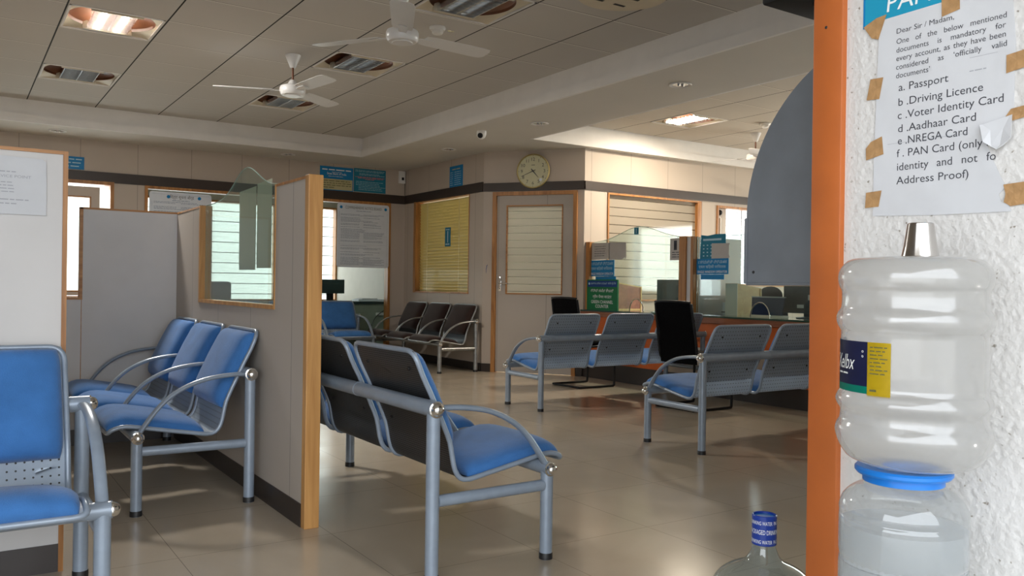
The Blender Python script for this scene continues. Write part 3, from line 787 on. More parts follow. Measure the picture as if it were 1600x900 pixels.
visitor('black mesh-backed cantilever chair in front of the second counter window, between the two blue benches', (5.215, 5.295, 0), -PI / 2)
visitor('black mesh-backed cantilever chair in front of the green sign, near the door', (5.355, 7.03, 0), -PI / 2)

# ------------------------------------------------------------------ service counter
c = empty('service_counter', (6.15, 1.2, 0), label='long service counter with glass top and orange laminate front', cat='counter')
c0, c1 = 0., 6.575
MB().box((.03, c0, .19), (.75, c1, .715)).build('body', M['orange_front'], c, smooth=False)
MB().box((.024, 3.68, .19), (.03, 5.2, .47)).build('front_panel', M['wall_plain'], c, smooth=False)
MB().box((.05, c0, 0), (.73, c1, .19)).build('skirting', M['skirt'], c, smooth=False)
MB().box((.0, c0, .715), (.78, c1, .772), .004).build('worktop', M['wood_red'], c, smooth=False)
MB().box((.0, c0, .772), (.78, c1, .790), .002).build('glass_top', M['counter_glass_top'], c, smooth=False)
ZC = .790
def scr(label, y0, y1, arch, zpk, left_sag=False):
    """glass screen on the counter between two posts with a bell-shaped upper edge and a half-round pass opening"""
    g = empty('glass_screen', (6.266, (y0 + y1) / 2, ZC), label=label, cat='glass screen')
    yc = (y0 + y1) / 2
    def top(y): u = (y - arch[2]) / .42; return 1.572 + (zpk - 1.572) * math.exp(-u * u)
    aL, aR, apk = arch[0], arch[1], arch[2]; am = (aL + aR) / 2; ar = (aR - aL) / 2
    pts = [(y0, ZC)]
    for k in range(17):
        a = PI - PI * k / 16; pts.append((am + ar * math.cos(a), ZC + .14 * math.sin(a)))
    pts.append((y1, ZC))
    for k in range(33): y = y1 + (y0 - y1) * k / 32; pts.append((y, top(y)))
    mb = MB().prism([(-(y - yc), z - ZC) for y, z in pts], .008, frame((.004, 0, 0), (0, -1, 0), (-1, 0, 0)))
    pn = mb.build('pane', M['glass_counter'], g, smooth=False)
    MB().tube([(0, y - yc, z - ZC) for y, z in pts[18:]], .0028, 8).build('highlit_edge', M['edge_highlight'], pn)  # highlight of the upper glass edge, drawn as a pale tube
    MB().tube([(0, am + ar * math.cos(PI * k / 20) - yc, .14 * math.sin(PI * k / 20)) for k in range(21)], .006, 8).build('arch_trim', M['chrome'], g)
    return g
scr('arched glass screen on the counter behind the green sign', 6.243, 7.705, (6.82, 7.04, 6.90), 1.722)
scr('glass screen on the counter behind the second single window operator sign', 2.6, 6.032, (5.12, 5.345, 4.30), 1.73)
g = empty('counter_divider', (6.23, 6.035, ZC), label='counter divider of two brown posts and a white panel, between the two glass screens', cat='divider')
MB().box((-.02, .106, 0), (.06, .200, .795), .002).build('post', M['wood'], g, smooth=False)
MB().box((-.0, .037, 0), (.72, .106, .785)).build('panel', M['partition_white'], g, smooth=False)
MB().box((-.02, .0, 0), (.06, .037, .79), .002).build('post', M['wood'], g, smooth=False)
g = empty('counter_post', (6.23, 7.708, ZC), label='slim wooden post on the counter end, beside the door wall', cat='post')
MB().box((-.005, 0, 0), (.06, .068, .785), .002).build('shaft', M['wood'], g, smooth=False)
MB().box((-.008, -.003, .785), (.063, .071, .793)).build('cap', M['wood'], g, smooth=False)

def sheet(name, mat, X, ya, yb, z0, z1, t=.002, label=None, cat=None, group=None, poly=None, bow=0.):
    """thin sheet or board facing the hall (-X), ya is its left edge as the photo shows it; returns an Empty-less mesh with local frame on its face"""
    w = ya - yb; h = z1 - z0
    mb = MB(); mb.prism(poly or [(0, 0), (w, 0), (w, h), (0, h)], t, Matrix.Translation((0, 0, -t)))
    o = mb.build(name, mat, smooth=False); o.matrix_world = frame((X, ya, z0), (0, -1, 0), (-1, 0, 0))
    return tag(o, label, cat, group)
# hanging single-window boards
def operator_board(ya, yb, z0, z1, label, strip):
    o = sheet('operator_board', M['signblue'], 6.2555, ya, yb, z0, z1, .006, label, 'sign', 'single window operator signs')
    w, h = ya - yb, z1 - z0; bm = bmesh.new()
    add_text(bm, 'ಏಕಗವಾಕ್ಷಿ ನಿರ್ವಾಹಕ', .02, h * .70, h * .26, fit=w - .04); add_text(bm, 'एकल खिड़की परिचालक', .03, h * .40, h * .24, fit=w - .06)
    letters(bm, 'lettering', M['textdim'], o); bm = bmesh.new()
    add_text(bm, 'SINGLE WINDOW OPERATOR', .012, h * .08, h * .22, fit=w - .024); letters(bm, 'lettering', M['textwhite'], o)
    a, b, c_, d = strip
    sheet('blue_strip', M['signblue'], 6.2585, a, b, c_, d, .003, 'plain blue strip hanging below ' + ('the first' if ya > 7 else 'the second') + ' single window operator sign' + (' by the door' if ya > 7 else ' by the bright window'), 'strip', 'blue strips under the operator signs')
operator_board(7.735, 7.300, 1.180, 1.366, 'blue single window operator sign by the door, above the green sign', (7.63, 7.27, 1.125, 1.178))
operator_board(6.030, 5.615, 1.197, 1.352, 'blue single window operator sign below the teal sheet, by the bright window', (5.975, 5.67, 1.145, 1.195))
rnd = random.Random(3)
o = sheet('notice_paper', M['paper_grey'], 6.2600, 7.72, 7.39, 1.372, 1.585, .0015, 'greyed paper with printed lines on the first glass screen, by the post', 'paper', 'papers on the counter glass', poly=[(0, 0), (.33, .004), (.33, .19), (.0, .20)])
bm = bmesh.new()
for k in range(5): scribble(bm, .06, .150 - k * .027, .2 - .02 * (k == 4), .010, rnd)
letters(bm, 'lettering', M['ink'], o)
sheet('notice_paper', M['paper_grey'], 6.2600, 7.40, 7.10, 1.368, 1.568, .0015, 'blank greyed paper with a torn corner beside the printed one on the glass', 'paper', 'papers on the counter glass', poly=[(0, 0), (.24, .004), (.275, .025), (.285, .0), (.30, .03), (.293, .19), (.0, .20)])
o = sheet('black_print_paper', M['paper_grey'], 6.2600, 6.415, 6.235, 1.345, 1.572, .0015, 'narrow paper with black vertical print, by the counter divider', 'paper')
bm = bmesh.new()
for a in ((.085, .125, .04, .06), (.075, .10, .045, .09)): pass
add_text(bm, 'i', .065, .125, .09, fit=.022); flat_line(bm, .055, .105, .045, .10); 
for k in range(3): scribble(bm, .03, .078 - k * .024, .12, .014, rnd)
letters(bm, 'lettering', M['ink'], o)
o = sheet('blue_tag', M['signteal'], 6.2600, 6.976, 6.905, 1.640, 1.714, .0015, 'small dark teal tag stuck at the peak of the arched counter glass', 'tag')
bm = bmesh.new(); flat_line(bm, .03, .012, .01, .05); letters(bm, 'lettering', M['textdim'], o)
o = sheet('calendar_sheet', M['signteal'], 6.2595, 5.99, 5.655, 1.345, 1.592, .0015, 'teal sheet with curled top hanging above the second operator sign', 'sheet', poly=[(0, 0), (.335, 0), (.335, .245), (.20, .247), (.10, .235), (.012, .245)])
bm = bmesh.new()
for k in range(4):
    for j in range(3): flat_line(bm, .04 + j * .05, .03 + k * .035, .018, .010)
flat_line(bm, .04, .185, .24, .02); letters(bm, 'lettering', M['textdim'], o)
sheet('grey_paper', M['paper_grey'], 6.2575, 5.835, 5.600, 1.352, 1.502, .0015, 'pale grey paper covering the lower corner of the teal sheet', 'paper', poly=[(0, 0), (.22, .0), (.235, .01), (.222, .04), (.225, .13), (.235, .145), (.0, .15)])
# green channel counter board
o = empty('green_sign', (6.20, 7.43, ZC), label='green channel counter sign standing on the counter end', cat='sign')
w, h = .53, .345; Fs = frame((-.006, w / 2, .004), (0, -1, 0), (-1, 0, 0))
MB().box((-.006, -w / 2, 0), (.006, w / 2, h), .001).build('board', M['signgreen'], o, smooth=False)
mb = MB(); 
for a, b in (((-.010, -w / 2 - .006, -.001), (.008, -w / 2 + .006, h)), ((-.010, w / 2 - .006, -.001), (.008, w / 2 + .006, h)), ((-.010, -w / 2, h - .006), (.008, w / 2, h + .006)), ((-.010, -w / 2, -.001), (.008, w / 2, .012))): mb.box(a, b)
mb.build('frame', M['signgreen'], o, smooth=False)
MB().box((-.0075, -w / 2 + .006, h - .078), (-.0055, w / 2 - .006, h - .008)).build('header', M['signnavy'], o, smooth=False)
bm = bmesh.new()
add_text(bm, 'ಗ್ರೀನ್ ಚಾನೆಲ್ ಕೌಂಟರ್', w / 2, .205, .045, fit=.40, align='C', M0=Fs, zoff=.002); add_text(bm, 'ग्रीन चैनल काउंटर', w / 2, .135, .045, fit=.33, align='C', M0=Fs, zoff=.002)
add_text(bm, 'GREEN CHANNEL', w / 2, .074, .052, fit=.385, align='C', M0=Fs, zoff=.002); add_text(bm, 'COUNTER', w / 2, .024, .052, fit=.23, align='C', M0=Fs, zoff=.002)
letters(bm, 'lettering', M['textwhite'], o)
bm = bmesh.new(); add_text(bm, 'ಭಾರತೀಯ ಸ್ಟೇಟ್ ಬ್ಯಾಂಕ್  भारतीय स्टेट बैंक', .065, h - .052, .03, fit=.44, M0=Fs, zoff=.003)
ring = [(.035 + .014 * math.cos(2 * PI * k / 20), h - .045 + .014 * math.sin(2 * PI * k / 20)) for k in range(20)]
f = bm.faces.new([bm.verts.new(Fs @ Vector((x, y, .003))) for x, y in ring]); letters(bm, 'header_lettering', M['textdim'], o)

# things on the counter, behind the glass
def booth(label, y0, y1, side, front):
    b = empty('wooden_booth', (6.50, (y0 + y1) / 2, ZC), label=label, cat='booth'); d = (y1 - y0) / 2
    MB().prism([(0, 0), (.35, 0), (.35, .272), (.0, .318)], y1 - y0 - .004, frame((0, d - .002, 0), (1, 0, 0), (0, -1, 0))).build('box', side, b, smooth=False)
    mb = MB(); 
    for z in (0, ): mb.box((-.004, -d, 0), (.354, d, .014))
    mb.box((.338, -d - .003, 0), (.354, d + .003, .272)); mb.prism([(-.004, .308), (.354, .262), (.354, .274), (-.004, .320)], y1 - y0, frame((0, d, 0), (1, 0, 0), (0, -1, 0)))
    mb.build('edging', M['wood_yellow'], b, smooth=False)
    MB().box((-.006, -d, 0), (.0, d, .318)).build('front_board', front, b, smooth=False)
booth('red-brown wooden booth with sloped top, right behind the green sign', 7.49, 7.64, M['wood_red'], M['wood_red'])
booth('pale yellow wooden booth with sloped top, near the bright window', 5.708, 5.862, M['wood_yellow'], M['cream'])
def monitor(label, x, y0, y1, z0, z1, mat, rz=0.):
    t = empty('monitor', (x, (y0 + y1) / 2, ZC), rz, label=label, cat='monitor'); w = (y1 - y0) / 2
    MB().box((-.02, -w, z0 - ZC), (.03, w, z1 - ZC), .006).build('casing', mat, t)
    MB().box((-.032, -w * .55, z0 - ZC + .05), (-.018, w * .55, z1 - ZC - .06), .004).build('rear_cover', mat, t)
    MB().box((.0, -.05, .012), (.02, .05, z0 - ZC + .06)).build('stand', M['black'], t)
    MB().lathe([(0, 0), (.11, 0), (.11, .008), (.04, .016), (0, .016)], 24).build('base', M['black'], t)
    return t
monitor('dark teal monitor seen from behind through the first counter glass', 6.52, 6.44, 6.86, .865, 1.146, M['darkteal'])
t = monitor('black monitor with two pale labels on its back, beside the orange post', 6.62, 4.70, 5.235, .835, 1.09, M['black'])
bm = bmesh.new(); Fm = frame((-.0345, 0, 0), (0, -1, 0), (-1, 0, 0)); a = len(bm.verts)
for x, y, w_, h_ in ((-.10, .095, .075, .032), (.02, .17, .16, .05)):
    bm.faces.new([bm.verts.new(Fm @ Vector(p_)) for p_ in ((x, y, 0), (x + w_, y, 0), (x + w_, y + h_, 0), (x, y + h_, 0))])
letters(bm, 'back_label', M['paper_grey'], t)
t = empty('document_tray', (6.50, 5.33, ZC), label='dark blue upright document tray with pale top edge, beside the black monitor', cat='tray')
MB().prism([(-.19, .012), (.165, .012), (.20, .19), (-.185, .19)], .014, frame((0, 0, 0), (0, -1, 0), (-1, 0, 0))).build('back_plate', M['darkblue'], t, smooth=False)
MB().box((-.016, -.205, .186), (.004, .19, .197)).build('top_edge', M['paper_grey'], t, smooth=False)
MB().box((-.05, -.19, 0), (.06, .17, .018)).build('base', M['cream'], t, smooth=False)
t = empty('office_chair', (7.18, 5.86, 0), label='dark operator chair whose rounded headrest shows behind the document tray', cat='chair')
MB().sphere((0, 0, .99), .16, 20, sc=(.35, .95, .62)).build('headrest', M['black_mesh'], t)
MB().box((-.03, -.22, .50), (.03, .22, .93), .03).build('backrest', M['black_mesh'], t)
MB().box((-.02, -.24, .42), (.44, .24, .50), .03).build('seat', M['black_mesh'], t)
MB().lathe([(0, .03), (.28, .05), (.05, .10), (.03, .42), (0, .42)], 20, Matrix.Translation((.2, 0, 0))).build('pedestal', M['black'], t)
t = empty('counting_machine', (6.70, 6.24, ZC), label='grey rounded counting machine on the counter by the divider', cat='machine')
MB().sphere((0, 0, .055), .09, 18, sc=(1.0, .62, 1.0)).build('hood', M['darkteal'], t) if False else None
MB().lathe([(0, 0), (.085, 0), (.085, .06), (.07, .095), (.03, .108), (0, .11)], 24, sy=.6).build('hood', M['darkteal'], t)
MB().box((-.10, -.055, 0), (-.06, .055, .03), .006).build('tray', M['tube'], t)
t = empty('document_printer', (6.78, 6.015, ZC), label='pale printer with a wrapped cover on the counter behind the teal sheet', cat='printer')
MB().prism([(-.1, 0), (.13, 0), (.13, .05), (.09, .10), (-.1, .125)], .10, frame((0, .05, 0), (1, 0, 0), (0, -1, 0))).build('casing', M['white'], t, smooth=False)
MB().box((-.05, -.045, .11), (.05, .045, .185), .012).build('cover', M['paper_grey'], t)
MB().box((-.125, -.045, .02), (-.1, .045, .03)).build('paper_slot', M['black'], t, smooth=False)
t = empty('water_flask', (6.44, 6.78, ZC), label='small blue flask beside the first pass opening', cat='flask')
MB().lathe([(0, 0), (.022, 0), (.024, .01), (.024, .06), (.016, .075), (.016, .085), (0, .085)], 20).build('body', M['signcyan'], t)
MB().lathe([(0, .085), (.018, .085), (.018, .10), (0, .10)], 20).build('cap', M['textdim'], t)
t = empty('paper_pile', (6.340, 6.62, ZC), label='loose white papers lying behind the first pass opening', cat='papers')
rows = [[(-.058 + .116 * i / 6, -.10 + .2 * j / 6, .004 + .035 * max(0, math.sin(i * 1.9 + j * 1.3)) * (1 - abs(j - 3) / 4)) for j in range(7)] for i in range(7)]
MB().grid(rows, thick=.001).build('top_sheet', M['paper'], t); MB().box((-.062, -.105, 0), (.062, .105, .004)).build('lower_sheets', M['paper'], t, smooth=False)
# slim tube lamp and speaker beside the bright window
t = empty('tube_lamp', (8.55, YR + .057, 0), label='slim white vertical tube lamp with a black knob beside the bright louvred window', cat='lamp')
MB().box((-.022, -.004, 1.74), (.022, .022, 2.02), .004).build('batten', M['white'], t)
MB().tube([(0, -.014, 1.76), (0, -.014, 2.0)], .012, 12).build('tube', M['white'], t)
MB().sphere((.0, .0, 2.075), .038, 16).build('knob', M['black'], t)

# ------------------------------------------------------------------ ceiling fittings
M['tube_lit'] = emit('lit_fluorescent', (1.0, .93, .80), 40.)
M['tube_warm'] = emit('lit_reflector_glow', (1.0, .80, .50), 3.0)
def ceiling_light(label, r, lit):
    cx, cy = (r[0] + r[1]) / 2, (r[2] + r[3]) / 2; h = (r[1] - r[0]) / 2 - .012; hy = (r[3] - r[2]) / 2 - .012
    t = empty('ceiling_light', (cx, cy, ZT), label=label, cat='ceiling light', group='recessed square ceiling lights')
    # rim, cream shoulder rising from the square to a round mouth, brown dome above it
    mb = MB(); w = .014
    for a, b in (((-h, -hy), (h, -hy + w)), ((-h, hy - w), (h, hy)), ((-h, -hy), (-h + w, hy)), ((h - w, -hy), (h, hy))): mb.box((*a, -.004), (*b, .006))
    mb.build('rim', M['fascia'], t, smooth=False)
    mb = MB(); n = 48; sq = []; ci = []
    for k in range(n):
        a = 2 * PI * (k + .5) / n; ca, sa = math.cos(a), math.sin(a); m = max(abs(ca), abs(sa))
        sq.append(mb.bm.verts.new((ca / m * h, sa / m * hy, .0))); ci.append(mb.bm.verts.new((ca * .294, sa * .290, .026)))
    for k in range(n): mb.bm.faces.new((sq[k], sq[(k + 1) % n], ci[(k + 1) % n], ci[k]))
    mb.build('shoulder', M['tube_warm'] if False else M['cream'], t, angle=30)
    MB().lathe([(.292, .026), (.288, .045), (.255, .075), (.15, .094), (0, .098)], 48).build('dome', M['fixture_brown'], t)
    mb = MB(); lx, ly = .14, .235
    for k in ((1,) if lit else range(3)): mb.box((-lx + k * lx - .003, -ly, .000), (-lx + k * lx + .003, ly, .034))
    for k in range(9): mb.box((-lx, -ly + k * ly / 4 - .002, .002), (lx, -ly + k * ly / 4 + .002, .032))
    mb.build('louvre', M['louvre'], t, smooth=False)
    mb = MB()
    for sx in (-1, 1):
        pts = [(sx * lx / 2 + .062 * math.cos(a), .038 + .040 * math.sin(a)) for a in [PI * q / 8 for q in range(9)]]
        mb.grid([[(x, y, z) for x, z in pts] for y in (-ly, ly)])
    if not lit: mb.build('reflector', M['louvre'], t, recalc=False)
    else: mb.bm.free()
    for sy in (-1, 1): MB().box((-lx - .03, sy * (ly + .014) - .014, -.004), (lx + .03, sy * (ly + .014) + .014, .060), .005).build('end_cap', M['cream'], t)
    for sx in (-1, 1): MB().tube([(sx * lx / 2, -ly, .018 if lit else .050), (sx * lx / 2, ly, .018 if lit else .050)], .012, 12).build('tube', M['tube_lit'] if lit else M['white'], t)
    return t
labs = ['lit square ceiling light in the tiled ceiling, the brightest in the main tray', 'unlit square ceiling light in the same tile row, next to the lit one',
        'unlit square ceiling light with mirror louvre, between the two fans', 'unlit square ceiling light with mirror louvre, beside the cream vent', 'unlit square ceiling light behind the smaller-looking fan']
for (i, j, lit), lb in zip(LAMPS, labs): ceiling_light(lb, tile_rect(i, j), lit)
ceiling_light('lit square ceiling light over the service counter', lampR, True)

def downlight(label, x, y):
    t = empty('downlight', (x, y, ZS), label=label, cat='downlight', group='round downlights in the soffit')
    MB().lathe([(.062, 0), (.090, -.001), (.093, -.004), (.086, -.010), (.064, -.006), (.062, 0)], 32).build('ring', M['fascia'], t)
    MB().lathe([(.062, -.004), (.050, -.0025), (.02, -.0015), (0, -.0015)], 32).build('reflector', M['louvre'], t)
    for a in (-.022, .022): MB().sphere((a, 0, -.008), .012, 12, sc=(1.3, 1, .6)).build('bulb', M['chrome'], t)
downlight('downlight over the left end of the back wall, above the blue sign', .959, 10.49)
downlight('downlight above the notice boards on the back wall', 3.556, 10.517)
downlight('downlight nearest the dome camera', 4.97, 8.871)
downlight('downlight in the middle of the dropped beam', 4.898, 6.89)
downlight('downlight closest to the orange post on the dropped beam', 4.858, 4.89)

def fan(label, x, y, zh, angs, R=.62, top=ZT):
    t = empty('ceiling_fan', (x, y, zh), label=label, cat='ceiling fan', group='white three-bladed ceiling fans'); H = top - zh
    MB().lathe([(0, -.030), (.062, -.030), (.088, -.026), (.100, -.014), (.104, .004), (.104, .030), (.098, .044), (.070, .056), (.040, .066), (.028, .090), (.017, .10), (0, .10)], 40).build('motor', M['whitefan'], t)
    MB().lathe([(.066, -.0295), (.064, -.034), (0, -.036)], 32).build('motor_cap', M['whitefan'], t)
    MB().tube([(0, 0, .09), (0, 0, H - .06)], .0095, 12).build('rod', M['fixture_brown'], t)
    MB().lathe([(0, H - .105), (.022, H - .105), (.030, H - .085), (.062, H - .01), (.064, H), (0, H)], 32).build('canopy', M['whitefan'], t)
    for a in angs:
        m = Matrix.Rotation(math.radians(a), 4, 'Z'); tilt = Matrix.Rotation(math.radians(-9), 4, 'X')
        out = [(.15, -.060), (.20, -.068), (R - .06, -.076), (R - .015, -.066), (R, -.035), (R, .040), (R - .02, .064), (R - .08, .072), (.20, .064), (.15, .056)]
        b = MB().prism(out, .003, m @ Matrix.Translation((0, 0, .012)) @ tilt).build('blade', M['whitefan'], t, smooth=False)
        MB().prism([(.085, -.018), (.15, -.030), (.23, -.026), (.24, 0), (.23, .026), (.15, .030), (.085, .018)], .004, m @ Matrix.Translation((0, 0, .006)) @ tilt).build('blade_bracket', M['whitefan'], b, smooth=False)
    return t
fan('large-looking white ceiling fan whose blade points at the viewer, beside a smoke detector', 2.375, 4.86, 2.62, (244, 4, 124), .66)
fan('white ceiling fan with visible cone canopy and rod, over the cubicle bay', 2.33, 6.80, 2.625, (-82, 36, 158), .62)
fan('white ceiling fan half hidden by the grey metal wing, over the counter', 8.02, 6.80, 2.63, (100, 220, 340), .62)
def smoke(label, x, y):
    t = empty('smoke_detector', (x, y, ZT), label=label, cat='smoke detector', group='white smoke detectors')
    MB().lathe([(0, 0), (.058, 0), (.060, -.012), (.052, -.024), (0, -.024)], 28).build('base', M['white'], t)
    MB().lathe([(0, -.022), (.040, -.022), (.042, -.040), (.034, -.052), (0, -.054)], 28).build('sensor_head', M['white'], t)
smoke('white smoke detector on the main tiled ceiling beside the larger-looking fan', 2.93, 5.42)
smoke('white smoke detector over the counter, next to the grey metal wing', 7.62, 6.33)
tg = MB().box((3.03, 5.43, ZT - .003), (3.08, 5.46, ZT), .001).build('ceiling_clip', M['chrome'], smooth=False)
tag(tg, 'tiny metal clip on the ceiling tile beside the smoke detector', 'clip')
t = empty('ceiling_dome_camera', (4.665, 7.62, ZS + .006), label='small white dome camera hanging under the dropped beam', cat='camera')
MB().lathe([(0, 0), (.050, 0), (.054, -.02), (.050, -.05), (.036, -.078), (.014, -.092), (0, -.094)], 28).build('shell', M['white'], t)
MB().lathe([(0, 0), (.030, 0), (.026, .012), (0, .018)], 20, Matrix.Translation((-.030, -.024, -.058)) @ Matrix.Rotation(math.radians(218), 4, 'Z') @ Matrix.Rotation(math.radians(112), 4, 'Y')).build('lens', M['black'], t)
t = empty('ceiling_vent', (3.55, 4.10, ZT), label='cream air vent with dark slots at the top of the picture, beside an unlit light', cat='air vent')
MB().prism([(.30 * math.cos(a), .28 * math.sin(a)) for a in [2 * PI * k / 40 for k in range(40)]], .018, Matrix.Translation((0, 0, -.018))).build('plate', M['cream'], t, smooth=False)
mb = MB()
for y in (-.14, 0, .14):
    for x in (-.13, .05): mb.box((x, y - .012, -.0195), (x + .09, y + .012, -.017))
mb.build('slots', M['black'], t, smooth=False)

# ------------------------------------------------------------------ boards and signs on the walls
def wallsheet(name, mat, o, xdir, nrm, w, h, t, label=None, cat=None, group=None, poly=None):
    mb = MB().prism(poly or [(0, 0), (w, 0), (w, h), (0, h)], t, Matrix.Translation((0, 0, -t)))
    q = mb.build(name, mat, smooth=False); q.matrix_world = frame(o, xdir, nrm); return tag(q, label, cat, group)
rnd = random.Random(11)
XP, NYM, NXM = (1, 0, 0), (0, -1, 0), (-1, 0, 0)
# "customers" sign with the bank's name, and the teal sign next to it
o = wallsheet('branch_sign', M['signblue'], (4.146, YL - .006, 2.325), XP, NYM, .480, .325, .006, 'blue branch sign with pale yellow lower half, above the glazed office', 'sign')
bm = bmesh.new()
scribble(bm, .03, .275, .42, .026, rnd); add_text(bm, 'State Bank of India', .10, .215, .042, fit=.28)
scribble(bm, .17, .248, .14, .008, rnd); scribble(bm, .12, .190, .22, .009, rnd)
letters(bm, 'lettering', M['textwhite'], o)
q = wallsheet('yellow_panel', M['signyellow'], (0, 0, 0), XP, NYM, .46, .145, .001); q.parent = o; q.matrix_world = Matrix.Translation((0, 0, 0)); q.matrix_parent_inverse = Matrix.Identity(4); q.matrix_basis = Matrix.Translation((.008, .012, .0016))
bm = bmesh.new()
for k in range(4): scribble(bm, .03, .125 - k * .030, .42 - (.22 if k == 3 else 0), .017, rnd, z=.0022)
letters(bm, 'printed_lines', M['textolive'], o)
o = wallsheet('information_sign', M['signteal'], (4.637, YL - .006, 2.335), XP, NYM, .482, .325, .006, 'teal information sign with red lines, right beside the branch sign', 'sign')
bm = bmesh.new()
for y, x, w in ((.297, .02, .44), (.280, .02, .44), (.252, .08, .30), (.235, .08, .38)): scribble(bm, x, y, w, .011, rnd)
for k in range(6): scribble(bm, .07 if k > 2 else .03, .140 - k * .022, .36 if k % 3 else .41, .010, rnd)
letters(bm, 'white_lettering', M['textdim'], o); bm = bmesh.new()
for y, x, w in ((.205, .02, .44), (.190, .06, .38), (.174, .17, .13)): scribble(bm, x, y, w, .014, rnd)
letters(bm, 'red_lettering', M['textred'], o)
o = wallsheet('direction_sign', M['signblue'], (1.00, YL - .006, 2.335), XP, NYM, .28, .146, .006, 'small blue sign on the band, just right of the near partition edge', 'sign')
bm = bmesh.new()
for k in range(3): scribble(bm, .02, .108 - k * .040, .235, .022, rnd)
letters(bm, 'lettering', M['textdim'], o)
# the two long notice boards
def notice(label, x0, x1, z0, z1, title, marks):
    w, h = x1 - x0, z1 - z0; r = .03
    poly = [(r, 0), (w - r, 0), (w - .009, .009), (w, r), (w, h - r), (w - .009, h - .009), (w - r, h), (r, h), (.009, h - .009), (0, h - r), (0, r), (.009, .009)]
    o = wallsheet('notice_board', M['board'], (x0, YL - .022, z0), XP, NYM, w, h, .006, label, 'notice board', 'long notice boards on the office glass', poly)
    bm = bmesh.new(); add_text(bm, title, w / 2, h - .075, .052, fit=w * .70 if marks else w * .42, align='C')
    letters(bm, 'title', M['ink'], o)
    bm = bmesh.new()
    for cx in ((.055, w - .055) if marks else (.30 * w, .80 * w)):
        bm = bmesh.new(); bm.faces.new([bm.verts.new((cx + .021 * math.cos(2 * PI * k / 20), h - .058 + .021 * math.sin(2 * PI * k / 20), .0007)) for k in range(20)])
        letters(bm, 'round_emblem', M['signblue'], o)
    bm = bmesh.new(); scribble(bm, w * .36, h - .105, w * .3, .010, rnd); y = h - .125
    while y > .03:
        if rnd.random() < .82:
            if rnd.random() < .5: scribble(bm, .05, y, w * rnd.uniform(.35, .88), .008, rnd)
            else: scribble(bm, .05, y, w * .36, .008, rnd); scribble(bm, w * .5, y, w * rnd.uniform(.25, .42), .008, rnd)
        y -= .0145
    for x, y, ww, hh in ((.03, .02, .0012, h - .14), (w - .03, .02, .0012, h - .14), (.03, h - .03, w - .06, .0014), (.03, h * .5, w - .06, .001), (.03, h * .36, w - .06, .001)): flat_line(bm, x, y, ww, hh)
    letters(bm, 'printed_lines', M['inkblue'], o)
    return o
notice('white comprehensive notice board in English on the office glass', 4.395, 5.172, 1.28, 2.165, 'COMPREHENSIVE NOTICE BOARD', True)
notice('Hindi notice board hanging behind the rear partition panel', 1.99, 2.72, 1.28, 2.145, 'विस्तृत सूचना बोर्ड', False)
# white box near the corner
t = empty('wall_box', (5.365, YL - .02, 2.50), label='small white sensor box with dark window in the corner above the band', cat='box')
MB().box((-.048, -.022, 0), (.048, .02, .175), .006).build('case', M['white'], t)
MB().box((-.012, -.026, .045), (.022, -.02, .085), .002).build('window', M['black'], t)
MB().tube([(.052, .015, .15), (.054, .015, .0), (.054, .015, -.17)], .004, 8).build('cable', M['cable'], t)
# sign on the alcove wall
o = wallsheet('hours_sign', M['signblue'], (XW - .006, 9.645, 2.315), (0, -1, 0), NXM, .335, .285, .006, 'blue sign with yellow heading above the yellow-blind window', 'sign')
bm = bmesh.new(); scribble(bm, .07, .235, .2, .022, rnd); letters(bm, 'heading', M['signyellow'], o)
bm = bmesh.new()
for k in range(7): scribble(bm, .02, .200 - k * .027, .07, .012, rnd); scribble(bm, .13, .200 - k * .027, .17, .012, rnd)
letters(bm, 'lettering', M['textdim'], o)
o = wallsheet('pane_sticker', M['signteal'], (XW + .0185, 9.79, 1.565), (0, -1, 0), NXM, .15, .25, .001, 'teal sticker in the middle of the yellow-blind window', 'sticker')
bm = bmesh.new(); flat_line(bm, .065, .05, .02, .15); flat_line(bm, .02, .02, .1, .015); flat_line(bm, .02, .215, .1, .012); letters(bm, 'print', M['textdim'], o)
q = wallsheet('scuff_mark', M['signnavy'], DA + DN * .0006 + DD * .045 + Vector((0, 0, 1.20)), DD, DN, .02, .12, .0004, 'short dark scuff mark on the wall beside the door frame', 'mark', poly=[(0, .02), (.004, .0), (.006, .05), (.014, .095), (.022, .105), (.020, .112), (.008, .10), (.001, .06)])
# clock
t = empty('wall_clock', mat=frame(DA + DD * .643 + DN * .0185 + Vector((0, 0, 2.435)), DD, DN), label='round cream wall clock with gold rim over the door', cat='clock')
Rr = .208
MB().lathe([(0, 0), (Rr, 0), (Rr + .002, .012), (Rr - .004, .026), (Rr - .012, .028), (Rr - .017, .020), (Rr - .018, .012), (0, .012)], 56).build('case', M['clockrim'], t)
MB().lathe([(0, .0125), (Rr - .018, .0125)], 56).build('dial', M['clockface'], t, smooth=False)
bm = bmesh.new()
for k in range(1, 13):
    a = PI / 2 - k * PI / 6; add_text(bm, str(k), .142 * math.cos(a), .142 * math.sin(a) - .020, .056, align='C', zoff=.0135)
    c_, s_ = math.cos(a), math.sin(a); m = Matrix.Rotation(a, 4, 'Z')
    bm.faces.new([bm.verts.new(m @ Vector(p_)) for p_ in ((.176, -.0022, .0135), (.186, -.0022, .0135), (.186, .0022, .0135), (.176, .0022, .0135))])
scribble(bm, -.022, .068, .045, .012, rnd, z=.0135)
letters(bm, 'numerals', M['ink'], t)
def hand(name, ang, l, w, tail, mat, z):
    m = Matrix.Rotation(math.radians(ang), 4, 'Z') @ Matrix.Translation((0, 0, z))
    MB().prism([(-tail, -w), (0, -w * 1.4), (l, -w * .45), (l, w * .45), (0, w * 1.4), (-tail, w)], .0012, m).build(name, mat, t, smooth=False)
